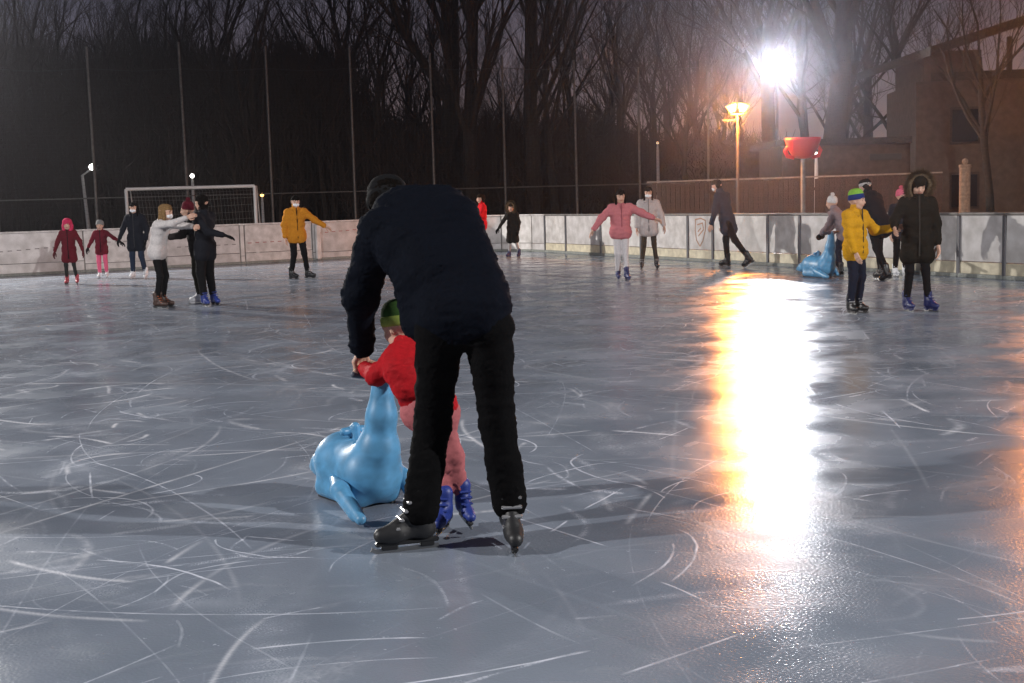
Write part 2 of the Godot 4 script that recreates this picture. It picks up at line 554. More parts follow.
func make_ice():
	rng.seed = 2024
	wear_map = FastNoiseLite.new()
	wear_map.seed = 6
	wear_map.frequency = 0.9
	wear_map.fractal_octaves = 2
	var blank := Image.create(TS, TS, false, Image.FORMAT_RGBA8)
	blank.fill(Color(0.95, 0.955, 0.98, 0))
	scr = blank.get_data()
	var px := TS / TILE
	strokes(px, 260, 700, 480, 150, 1.2)
	for i in 1500:     # chips
		var p := Vector2(rng.randf(), rng.randf()) * TS
		var a := rng.randi_range(20, 120)
		for k in rng.randi_range(1, 5): dab(p.x + rng.randfn(0, 1.2), p.y + rng.randfn(0, 1.2), a)
	var cuts := Image.create_from_data(TS, TS, false, Image.FORMAT_RGBA8, scr)
	var all := Rect2i(0, 0, TS, TS)
	# a second, wider layer of wear that repeats at another length
	scr = blank.get_data()
	wear_map.seed = 15
	strokes(TS / TILE_B, 700, 1500, 1500, 900, 0.9)
	var wear_b := Image.create_from_data(TS, TS, false, Image.FORMAT_RGBA8, scr)
	# colour: cloudy grey-blue ice, snow in the cuts
	var fn := FastNoiseLite.new()
	fn.seed = 4
	fn.frequency = 0.006
	fn.fractal_octaves = 5
	var clouds := fn.get_seamless_image(1024, 1024)
	clouds.resize(TS, TS, Image.INTERPOLATE_BILINEAR)
	var col := clouds.duplicate()
	col.convert(Image.FORMAT_RGBA8)
	col.adjust_bcs(1.0, 0.34, 1.0)
	var tintim := Image.create(TS, TS, false, Image.FORMAT_RGBA8)
	tintim.fill(Color(0.53, 0.575, 0.625, 0.68))
	col.blend_rect(tintim, all, Vector2i.ZERO)
	col.blend_rect(cuts, all, Vector2i.ZERO)
	# roughness: clear ice is glossy, cut snow is matt
	fn.seed = 9
	fn.frequency = 0.011
	var rough := fn.get_seamless_image(1024, 1024)
	rough.resize(TS, TS, Image.INTERPOLATE_BILINEAR)
	rough.convert(Image.FORMAT_RGBA8)
	rough.adjust_bcs(0.76, 0.85, 1.0)
	var rc := cuts.duplicate()
	rough.blend_rect(rc, all, Vector2i.ZERO)
	# relief: fine grain, shallow waves, cuts
	fn.seed = 21
	fn.frequency = 0.3
	fn.fractal_octaves = 3
	var grain := fn.get_seamless_image(1024, 1024)
	grain.convert(Image.FORMAT_RGBA8)
	var relief := Image.create(TS, TS, false, Image.FORMAT_RGBA8)
	for y in [0, 1024]:
		for x in [0, 1024]:
			relief.blit_rect(grain, Rect2i(0, 0, 1024, 1024), Vector2i(x, y))
	relief.blend_rect(cuts, all, Vector2i.ZERO)
	relief.bump_map_to_normal_map(1.0)
	var m := StandardMaterial3D.new()
	m.albedo_color = srgb(Color(0.76, 0.78, 0.83))
	m.albedo_texture = ImageTexture.create_from_image(col)
	m.roughness = 0.55
	m.roughness_texture = ImageTexture.create_from_image(rough)
	m.roughness_texture_channel = BaseMaterial3D.TEXTURE_CHANNEL_RED
	m.metallic_specular = 0.3
	m.normal_enabled = true
	m.normal_texture = ImageTexture.create_from_image(relief)
	m.normal_scale = 0.24
	m.detail_enabled = true
	m.detail_albedo = ImageTexture.create_from_image(wear_b)
	m.detail_blend_mode = BaseMaterial3D.BLEND_MODE_MIX
	m.detail_uv_layer = BaseMaterial3D.DETAIL_UV_2
	M.ice = m
	var st := begin()
	var c := Vector3(0.1, 0, -39.55)
	var R := Vector3(0.406, 0, 0.914)
	var L := Vector3(-0.854, 0, 0.52)
	var pts := [c, c + R * 62, c + R * 62 + L * 46, c + L * 46]
	for i in [0, 1, 2, 0, 2, 3]:
		var v: Vector3 = pts[i]
		st.set_normal(Vector3.UP)
		st.set_uv(Vector2(v.x * 0.94 + v.z * 0.34, v.z * 0.94 - v.x * 0.34) / TILE)
		st.set_uv2(Vector2(v.x * 0.8 - v.z * 0.6, v.z * 0.8 + v.x * 0.6) / TILE_B)
		st.add_vertex(v)
	st.generate_tangents()
	var ice := part("ice", st.commit(), m, self)
	tag(ice, "grey-blue rink ice cut by white skate tracks", "ice", "", "structure")
	st = begin()
	var gm := PlaneMesh.new()
	gm.size = Vector2(700, 700)
	var g := part("ground", gm, M.ground, self, Transform3D(Basis.IDENTITY, Vector3(0, -0.06, -60)))
	tag(g, "dark park ground round the ice rink", "ground", "", "structure")

# ---------------------------------------------------------------- boards
func board_run(owner_: Node3D, a: Vector3, b: Vector3, steel_post: bool, seam: float, k: int, last: bool):
	# one bay of the barrier from a to b; inside is to the left of a->b
	var d := b - a
	var len_ := d.length()
	var dirv := d / len_
	var inward := Vector3(dirv.z, 0, -dirv.x)
	if inward.dot(Vector3(0, 0, -15) - a) < 0: inward = -inward
	var bs := Basis(dirv, Vector3.UP, dirv.cross(Vector3.UP))
	var mid := (a + b) * 0.5 - inward * 0.04
	var pm: Material = [M.board, M.board_b, M.board_c][k % 3]
	part("panel", box_mesh(Vector3(len_ - 0.03, 1.07 - seam - 0.012, 0.03), 0.006), pm, owner_, Transform3D(bs, mid + Vector3(0, (1.07 + seam + 0.012) * 0.5, 0)))
	part("kick_plate", box_mesh(Vector3(len_ - 0.03, seam - 0.07, 0.034), 0.005), M.kick if steel_post else pm, owner_, Transform3D(bs, mid + inward * 0.004 + Vector3(0, 0.07 + (seam - 0.07) * 0.5, 0)))
	part("base_strip", box_mesh(Vector3(len_, 0.075, 0.07), 0.015), M.slush, owner_, Transform3D(bs, mid + inward * 0.02 + Vector3(0, 0.032, 0)))
	part("cap_rail", box_mesh(Vector3(len_ - 0.004, 0.05, 0.09), 0.014), M.galv if steel_post else M.board, owner_, Transform3D(bs, mid + Vector3(0, 1.098, 0)))
	part("back_rail", box_mesh(Vector3(len_, 0.06, 0.05), 0.0), M.post, owner_, Transform3D(bs, mid - inward * 0.045 + Vector3(0, 0.6, 0)))
	var w := 0.07 if steel_post else 0.022
	part("post", box_mesh(Vector3(w, 1.066, 0.075), 0.006), M.post if steel_post else M.galv, owner_, Transform3D(bs, a - inward * (0.03 if steel_post else 0.056) + Vector3(0, 0.535, 0)))

func _on_board(c: Vector3, d: Vector3, p: Vector2) -> Vector3:
	return c + d * p.x + Vector3(0, p.y, 0)

func make_boards():
	var L0 := Vector3(-12.87, 0, -31.58)
	var LD := Vector3(0.854, 0, -0.52).normalized()
	var R0 := Vector3(3.32, 0, -31.88)
	var RD := Vector3(0.406, 0, 0.914).normalized()
	var left := thing("rink_barrier", "white rink barrier panels in front of the football goal", "rink barrier")
	var js := [-16.9, -14.8, -12.7, -10.6, -8.5, -6.4, -4.3, -2.2, -0.05, 2.1, 4.25, 6.32, 6.46, 8.47, 10.55, 12.75]
	for i in js.size() - 1:
		board_run(left, L0 + LD * js[i], L0 + LD * js[i + 1], false, 0.22 if i % 2 else 0.3, i, false)
	# dashed tape lines stuck on the panels, at a different height on each
	var inw := Vector3(LD.z, 0, -LD.x)
	if inw.z < 0: inw = -inw
	var bs := Basis(LD, Vector3.UP, LD.cross(Vector3.UP))
	for run in [[-0.6, 2.0, 0.60, 0.72], [2.3, 4.1, 0.76, 0.78], [6.6, 8.3, 0.58, 0.6], [4.6, 6.2, 0.55, 0.56], [8.7, 10.4, 0.78, 0.86], [10.7, 12.6, 0.8, 0.8]]:
		var s: float = run[0]
		while s < run[1]:
			var y: float = lerp(run[2], run[3], (s - run[0]) / (run[1] - run[0]))
			part("tape_dash", box_mesh(Vector3(0.11, 0.022, 0.004)), M.tape if run[0] > 5 else M.tape_dark, left, Transform3D(bs, L0 + LD * s + Vector3(0, y, 0) - inw * 0.022))
			s += 0.22
	part("gate_post", box_mesh(Vector3(0.16, 1.02, 0.1), 0.03), M.board_c, left, Transform3D(bs, L0 + LD * 8.62 + Vector3(0, 0.53, 0) + inw * 0.04))
	# rounded corner
	var corner := thing("rink_barrier", "curved white corner of the rink barrier beyond the child in a fur-trimmed coat", "rink barrier")
	var a = L0 + LD * 12.75
	var b := R0 + RD * -5.6
	var X = L0 + LD * 15.05
	var last = a
	for i in range(1, 7):
		var t := i / 6.0
		var p = a.lerp(X, t).lerp(X.lerp(b, t), t)
		board_run(corner, last, p, false, 0.25, i + 1, false)
		last = p
	var right := thing("rink_barrier", "white rink barrier with dark steel posts and cream kick plates", "rink barrier")
	var jr := [-5.6, -4.23, -2.12, 0.03, 2.26, 3.33, 5.46, 6.57, 8.3, 9.9, 11.05, 12.09, 14.2, 16.3, 18.4, 20.5, 22.6, 24.7, 26.8, 28.9, 31.0]
	var strong := [-4.23, -2.12, 2.26, 3.33, 5.46, 12.09, 16.3, 20.5, 24.7, 28.9]
	for i in jr.size() - 1:
		board_run(right, R0 + RD * jr[i], R0 + RD * jr[i + 1], true, 0.27, i, false)
	# hand-painted crest on the narrow gate panel
	var inr := Vector3(RD.z, 0, -RD.x)
	if inr.x > 0: inr = -inr
	var st := begin()
	var sd := [Vector2(-0.2, 0.3), Vector2(0.02, 0.33), Vector2(0.22, 0.28), Vector2(0.21, 0.05), Vector2(0.1, -0.2), Vector2(-0.02, -0.32), Vector2(-0.17, -0.18), Vector2(-0.22, 0.05), Vector2(-0.2, 0.3)]
	var cc := R0 + RD * 2.8 + Vector3(0, 0.68, 0) - inr * 0.021
	var strokes := []
	for i in sd.size() - 1: strokes.append([sd[i], sd[i + 1]])
	strokes += [[Vector2(-0.12, 0.18), Vector2(0.1, 0.22)], [Vector2(0.1, 0.22), Vector2(0.13, 0.06)], [Vector2(0.13, 0.06), Vector2(-0.08, -0.08)], [Vector2(-0.1, 0.02), Vector2(0.02, 0.1)]]
	for s in strokes:
		var e: Vector2 = (s[1] - s[0]).normalized()
		var n := Vector2(-e.y, e.x) * 0.016
		for off in [0.0]:
			quad(st, _on_board(cc, RD, s[0] - n - e * 0.01) , _on_board(cc, RD, s[1] - n + e * 0.01), _on_board(cc, RD, s[1] + n + e * 0.01), _on_board(cc, RD, s[0] + n - e * 0.01))
	part("crest", done(st), M.emblem, right)

# ---------------------------------------------------------------- fence, goal, background structures
func make_fence():
	var t := thing("ball_stop_fence", "tall ball-stop fence of thin grey poles and dark netting before the trees", "fence")
	var base := [[-19.1, -47.1], [-15.69, -48.0], [-12.41, -48.88], [-9.3, -49.7], [-6.13, -50.5], [-2.98, -51.26], [-0.1, -51.93], [2.9, -52.62], [5.6, -53.25], [8.6, -53.9]]
	var tops := [7.8, 7.81, 8.0, 7.85, 7.8, 7.6, 7.5, 7.3, 7.0, 6.8]
	var prev := Vector3.ZERO
	for i in base.size():
		var p := Vector3(base[i][0], -0.06, base[i][1])
		var top: float = tops[i]
		part("pole", tube_mesh([p, p + Vector3(rng.randfn(0, 0.03), top, 0)], [0.055, 0.045], 8), M.galv, t)
		if i > 0:
			part("rail", tube_mesh([prev + Vector3(0, 2.15, 0), p + Vector3(0, 2.15, 0)], [0.025, 0.025], 6), M.galv, t)
			part("top_cable", tube_mesh([prev + Vector3(0, 7.0, 0), prev.lerp(p, 0.5) + Vector3(0, 6.9, 0), p + Vector3(0, 7.0, 0)], [0.012, 0.012, 0.012], 4), M.wire, t)
		prev = p
	var st := begin()
	var A := Vector3(base[0][0], 0, base[0][1] - 0.06)
	var B := Vector3(base[9][0], 0, base[9][1] - 0.06)
	var n := int((B - A).length() / 0.16)
	for i in n + 1:
		var p = A.lerp(B, float(i) / n)
		tube(st, [p + Vector3(0, 0.05, 0), p + Vector3(0, 6.85, 0)], [0.003, 0.003], 3, false)
	for j in 44:
		tube(st, [A + Vector3(0, 0.05 + j * 0.158, 0), B + Vector3(0, 0.05 + j * 0.158, 0)], [0.003, 0.003], 3, false)
	tag(part("net", done(st), M.wire, t), "", "", "", "stuff")

func make_goal():
	var t := thing("football_goal", "white football goal with a sagging net behind the barrier", "goal")
	var a := Vector3(-13.32, -0.06, -44.0)
	var b := Vector3(-8.95, -0.06, -44.6)
	var back := Vector3(-0.15, 0, -1.6)
	var H := Vector3(0, 2.38, 0)
	for p in [a, b]:
		part("post", tube_mesh([p, p + H], [0.06, 0.06], 10), M.goal, t)
	part("crossbar", tube_mesh([a + H, b + H], [0.06, 0.06], 10), M.goal, t)
	for p in [a, b]:
		part("stanchion", tube_mesh([p + H, p + H + back * 0.45, p + back], [0.025, 0.025, 0.025], 6), M.goal, t)
	part("ground_bar", tube_mesh([a + back + Vector3(0, 0.03, 0), b + back + Vector3(0, 0.03, 0)], [0.025, 0.025], 6), M.goal, t)
	var st := begin()
	for i in 38:
		var f := i / 37.0
		var p = a.lerp(b, f)
		tube(st, [p + H, p + H + back * 0.45 - Vector3(0, 0.1, 0), p + back * 0.85 + Vector3(0, 0.9, 0), p + back + Vector3(0, 0.04, 0)], [0.004, 0.004, 0.004, 0.004], 3, false)
	for j in 20:
		var f := j / 19.0
		var q = H + back * 0.45 * (f * 2.0) if f < 0.5 else (H + back * 0.45).lerp(back, f * 2.0 - 1.0)
		tube(st, [a + q, a.lerp(b, 0.5) + q - Vector3(0, 0.06, 0), b + q], [0.004, 0.004, 0.004], 3, false)
	tag(part("net", done(st), M.string, t), "", "", "", "stuff")

func _slab(h: Node3D, called: String, c: Vector3, s: Vector3, m: Material) -> MeshInstance3D:
	return part(called, box_mesh(s, 0.01), m, h, Transform3D(Basis(Vector3(0, 1, 0), -0.1), c))

func make_background():
	# red ball funnel on a pole
	var t := thing("ball_funnel", "red plastic ball funnel on a grey pole behind the barrier", "ball funnel", Vector3(7.98, -0.06, -34))
	part("pole", tube_mesh([Vector3.ZERO, Vector3(0, 2.6, 0)], [0.07, 0.06], 10), M.galv, t)
	var st := begin()
	lathe(st, [[0.06, 2.5], [0.2, 2.52], [0.3, 2.6], [0.4, 2.78], [0.47, 2.98], [0.48, 3.06], [0.44, 3.06], [0.4, 2.9], [0.28, 2.68], [0.1, 2.6]], 24)
	part("bowl", done(st), M.red_plastic, t)
	for s in [-1, 1]:
		st = begin()
		tube(st, [Vector3(0.4 * s, 2.84, 0), Vector3(0.47 * s, 2.72, 0), Vector3(0.42 * s, 2.58, 0), Vector3(0.24 * s, 2.53, 0)], [0.05, 0.06, 0.06, 0.05], 8)
		part("chute", done(st), M.red_plastic, t)
	# plank fence behind the right barrier
	var fence := thing("plank_fence", "reddish brown plank fence behind the barrier under the street lamp", "fence")
	var A := Vector3(4.6, -0.06, -41.5)
	var B := Vector3(13.2, -0.06, -38.2)
	var n := 58
	var d := (B - A).normalized()
	var bs := Basis(d, Vector3.UP, d.cross(Vector3.UP))
	for i in n:
		var hh := 2.02 + rng.randf_range(-0.02, 0.02)
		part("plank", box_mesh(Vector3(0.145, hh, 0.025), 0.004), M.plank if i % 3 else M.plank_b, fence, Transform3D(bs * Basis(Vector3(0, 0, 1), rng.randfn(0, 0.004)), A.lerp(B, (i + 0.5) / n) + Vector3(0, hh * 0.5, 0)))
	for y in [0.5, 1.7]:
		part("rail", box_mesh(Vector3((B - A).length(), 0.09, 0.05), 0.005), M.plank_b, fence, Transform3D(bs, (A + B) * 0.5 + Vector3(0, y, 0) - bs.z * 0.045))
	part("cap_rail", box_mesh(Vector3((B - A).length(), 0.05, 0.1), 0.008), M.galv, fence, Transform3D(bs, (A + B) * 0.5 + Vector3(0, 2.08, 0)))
	# gate pillar lit by the street lamp
	t = thing("gate_pillar", "round plastered gate pillar with a knob behind the barrier", "pillar", Vector3(10.9, -0.06, -30))
	part("shaft", tube_mesh([Vector3.ZERO, Vector3(0, 2.08, 0)], [0.13, 0.125], 14), M.pillar, t)
	part("capstone", tube_mesh([Vector3(0, 2.08, 0), Vector3(0, 2.15, 0)], [0.145, 0.14], 14), M.pillar, t)
	st = begin()
	lathe(st, [[0.04, 2.15], [0.07, 2.2], [0.07, 2.26], [0.0, 2.31]], 12)
	part("knob", done(st), M.pillar, t)
	# house at the right
	var h := thing("house", "dark two-storey house with a wide sloping roof and open loggia", "house", Vector3(0, -0.06, 0))
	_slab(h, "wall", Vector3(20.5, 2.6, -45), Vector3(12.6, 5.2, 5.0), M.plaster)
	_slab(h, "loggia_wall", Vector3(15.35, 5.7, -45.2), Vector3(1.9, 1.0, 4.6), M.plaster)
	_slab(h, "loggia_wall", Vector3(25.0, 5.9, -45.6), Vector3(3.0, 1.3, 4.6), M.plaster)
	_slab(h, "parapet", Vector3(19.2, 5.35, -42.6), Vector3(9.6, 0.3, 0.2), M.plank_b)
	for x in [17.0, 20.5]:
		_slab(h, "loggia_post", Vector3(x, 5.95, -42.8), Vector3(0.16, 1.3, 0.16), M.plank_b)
	st = begin()
	for q in [[Vector3(13.6, 6.1, -40.6), Vector3(22.0, 8.6, -40.9), Vector3(22.0, 8.6, -49), Vector3(13.6, 6.1, -49)], [Vector3(22.0, 8.6, -40.9), Vector3(29.5, 6.2, -41.2), Vector3(29.5, 6.2, -49), Vector3(22.0, 8.6, -49)]]:
		var dn := Vector3(0, -0.28, 0)
		st.set_smooth_group(-1)
		quad(st, q[0], q[3], q[2], q[1])
		quad(st, q[0] + dn, q[1] + dn, q[2] + dn, q[3] + dn)
		quad(st, q[0], q[1], q[1] + dn, q[0] + dn)
		quad(st, q[3], q[3] + dn, q[2] + dn, q[2])
		quad(st, q[0], q[0] + dn, q[3] + dn, q[3])
		quad(st, q[1], q[2], q[2] + dn, q[1] + dn)
	part("roof", done(st), M.roof, h)
	for x in [15.6, 18.2, 20.8]:
		for y in [1.5, 3.7]:
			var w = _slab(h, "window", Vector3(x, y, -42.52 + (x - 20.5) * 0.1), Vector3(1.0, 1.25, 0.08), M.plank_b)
			part("pane", box_mesh(Vector3(0.84, 1.08, 0.02)), M.glass, w, Transform3D(Basis.IDENTITY, Vector3(0, 0, 0.046)))
	var ann := thing("shed", "low dark flat-roofed shed beside the house behind the plank fence", "shed", Vector3(11.3, -0.06, -46))
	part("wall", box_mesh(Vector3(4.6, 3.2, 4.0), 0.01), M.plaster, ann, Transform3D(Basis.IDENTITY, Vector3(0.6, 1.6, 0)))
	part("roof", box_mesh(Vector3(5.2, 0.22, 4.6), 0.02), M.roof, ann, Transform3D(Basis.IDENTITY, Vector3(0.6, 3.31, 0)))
	var vent := part("vent", box_mesh(Vector3(1.1, 0.22, 0.06), 0.01), M.housing, ann, Transform3D(Basis.IDENTITY, Vector3(1.9, 2.75, 2.03)))
	# hut with a red-lit window deep in the trees
	var hut := thing("hut", "small dark hut with a reddish lit window among the trees", "hut", Vector3(0.9, -0.06, -63))
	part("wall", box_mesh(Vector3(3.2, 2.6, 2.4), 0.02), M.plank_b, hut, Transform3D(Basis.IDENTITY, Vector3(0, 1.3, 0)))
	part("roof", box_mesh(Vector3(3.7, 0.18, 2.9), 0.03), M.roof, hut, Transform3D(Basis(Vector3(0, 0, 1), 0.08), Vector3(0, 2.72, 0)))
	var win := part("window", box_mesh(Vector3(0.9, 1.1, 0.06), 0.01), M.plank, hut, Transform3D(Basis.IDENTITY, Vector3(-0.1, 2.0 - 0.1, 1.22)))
	part("lit_window_pane", box_mesh(Vector3(0.72, 0.9, 0.02)), glow(1.0, 0.16, 0.05, 0.16), win, Transform3D(Basis.IDENTITY, Vector3(0, 0, 0.032)))

# ---------------------------------------------------------------- trees
func grow(trunk: SurfaceTool, twigs: SurfaceTool, p: Vector3, d: Vector3, r: float, length: float, depth: int, maxd: int, up: float):
	var steps := 4 if depth < 2 else 3
	var pts := [p]
	var rad := [r]
	var end_r := r * (0.55 if depth == 0 else 0.42)
	for i in steps:
		d = (d + Vector3(rng.randfn(0, 0.13), rng.randfn(0, 0.08) + up * 0.06, rng.randfn(0, 0.13)) * (0.45 if depth == 0 else 1.0)).normalized()
		p += d * length / steps
		pts.append(p)
		rad.append(lerp(r, end_r, float(i + 1) / steps))
	tube(trunk if depth < 2 else twigs, pts, rad, 8 if depth == 0 else (5 if depth == 1 else 3), depth == 0)
	if depth >= maxd: return
	var kids := 9 if depth == 0 else (6 if depth == 1 else (5 if depth == 2 else 4))
	for k in kids:
		var f := rng.randf_range(0.42, 1.0) if depth == 0 else rng.randf_range(0.25, 1.0)
		if k == 0: f = 1.0
		var fi: float = f * steps
		var i0: int = min(int(fi), steps - 1)
		var q: Vector3 = pts[i0].lerp(pts[i0 + 1], fi - i0)
		var side := Vector3(rng.randfn(), rng.randfn() * 0.4, rng.randfn())
		side = (side - d * side.dot(d)).normalized()
		var spread := rng.randf_range(0.35, 1.0) if k > 0 else 0.25
		var nd := (d + side * spread * 1.1 + Vector3(0, up * 0.25, 0)).normalized()
		var rr: float = lerp(r, end_r, f) * rng.randf_range(0.4, 0.68) * (1.0 if k else 1.2)
		grow(trunk, twigs, q, nd, max(rr, 0.008), length * rng.randf_range(0.42, 0.72), depth + 1, maxd, up)

func tree_meshes(seed_: int, height: float, r: float, maxd := 4, up := 1.0) -> Array:
	rng.seed = seed_
	var a := begin()
	var b := begin()
	grow(a, b, Vector3.ZERO, Vector3(rng.randfn(0, 0.04), 1, rng.randfn(0, 0.04)).normalized(), r, height * 0.6, 0, maxd, up)
	return [done(a), done(b)]

func make_trees():
	var kinds := []
	for i in 6:
		kinds.append(tree_meshes(100 + i * 7, [15.0, 17.0, 13.0, 18.0, 12.0, 16.0][i], [0.32, 0.4, 0.22, 0.5, 0.18, 0.3][i], 4, [1.0, 1.2, 0.8, 1.0, 1.3, 0.7][i]))
	# [x, z, kind, scale, label]
	var list := [
		[12.35, -48.0, 3, 1.0, "thick bare trunk beside the red ball funnel, lit orange on one side"],
		[-1.6, -57, 1, 1.0, "thick dark forked bare tree behind the tall fence, beyond the bent skater"],
		[-3.2, -60, 3, 1.05, "stout dark bare tree deep behind the fence poles"],
		[17.0, -54, 5, 0.8, "bare tree with fine twigs rising behind the house roof"],
		[15.5, -40.2, 4, 0.8, "crooked slim bare tree in front of the house"],
	]
	for e in list:
		place_tree(kinds, e[0], e[1], e[2], e[3], e[4], "")
	rng.seed = 77
	var rowlabel := ["bare winter tree of the park wood beyond the tall fence", "slim bare winter tree in the park wood behind the street lamp", "bare winter tree of the park wood behind the football goal"]
	for i in 44:
		var z := -rng.randf_range(57, 88)
		var u := -0.48 + 0.78 * (i + rng.randf()) / 44.0
		var x := -z * u
		if absf(x - 12.35) < 1.6 and z > -62: x -= 4
		var li := 2 if u < -0.18 else (0 if u < 0.12 else 1)
		place_tree(kinds, x, z, rng.randi_range(0, 5), rng.randf_range(0.72, 1.1), rowlabel[li], ["trees behind the tall fence", "trees behind the street lamp", "trees behind the goal"][li])
	# undergrowth
	rng.seed = 5
	var st := begin()
	for k in 30:
		var a := rng.randf() * TAU
		var base := Vector3(cos(a), 0, sin(a)) * rng.randf() * 0.9
		var d := Vector3(cos(a) * 0.22, 1, sin(a) * 0.22).normalized()
		var hgt := rng.randf_range(0.5, 1.0)
		var pts := [base]
		var rad := [0.022]
		for j in 4:
			d = (d + Vector3(rng.randfn(0, 0.14), 0.05, rng.randfn(0, 0.14))).normalized()
			pts.append(pts[j] + d * hgt * 0.26)
			rad.append(0.022 * (1.0 - (j + 1) * 0.2))
		tube(st, pts, rad, 3, false)
		for q in 15:
			var f := rng.randf_range(0.8, 3.9)
			var p: Vector3 = pts[int(f)].lerp(pts[int(f) + 1], f - int(f))
			var sd := Vector3(rng.randfn(), rng.randf_range(0.2, 1.4), rng.randfn()).normalized()
			var e := p + sd * rng.randf_range(0.1, 0.24)
			tube(st, [p, e, e + (sd + Vector3(rng.randfn(0, 0.5), 0.3, rng.randfn(0, 0.5))).normalized() * 0.12], [0.009, 0.006, 0.003], 3, false)
	var sm := done(st)
	var mm := MultiMesh.new()
	mm.transform_format = MultiMesh.TRANSFORM_3D
	mm.mesh = sm
	var xs := []
	for i in 900:
		var u := rng.randf_range(-0.5, 0.5)
		var z := -rng.randf_range(58, 96)
		var hgt: float
		if u < -0.12: hgt = rng.randf_range(7.5, 11.0)
		elif u < 0.08: hgt = rng.randf_range(3.5, 7.0)
		elif u < 0.2: hgt = rng.randf_range(2.5, 5.5)
		else: hgt = rng.randf_range(2.2, 3.8)
		hgt *= -z / 72.0
		var w := rng.randf_range(1.7, 2.6)
		xs.append(Transform3D(Basis(Vector3.UP, rng.randf() * TAU) * Basis.from_scale(Vector3(w, hgt, w)), Vector3(-z * u, -0.08, z)))
	mm.instance_count = xs.size()
	for i in xs.size(): mm.set_instance_transform(i, xs[i])
	var mi := MultiMeshInstance3D.new()
	mi.name = "thicket"
	mi.multimesh = mm
	mi.material_override = M.shrub
	add_child(mi)
	tag(mi, "dense dark leafless thicket under the park trees", "thicket", "", "stuff")

func place_tree(kinds: Array, x: float, z: float, k: int, s: float, label: String, group: String):
	var t := thing("bare_tree", label, "tree", Vector3(x, -0.1, z), rng.randf() * TAU, group)
	t.scale = Vector3(s, s, s)
	part("trunk", kinds[k][0], M.bark if k % 2 else M.bark_b, t)
	part("crown", kinds[k][1], M.twig, t)

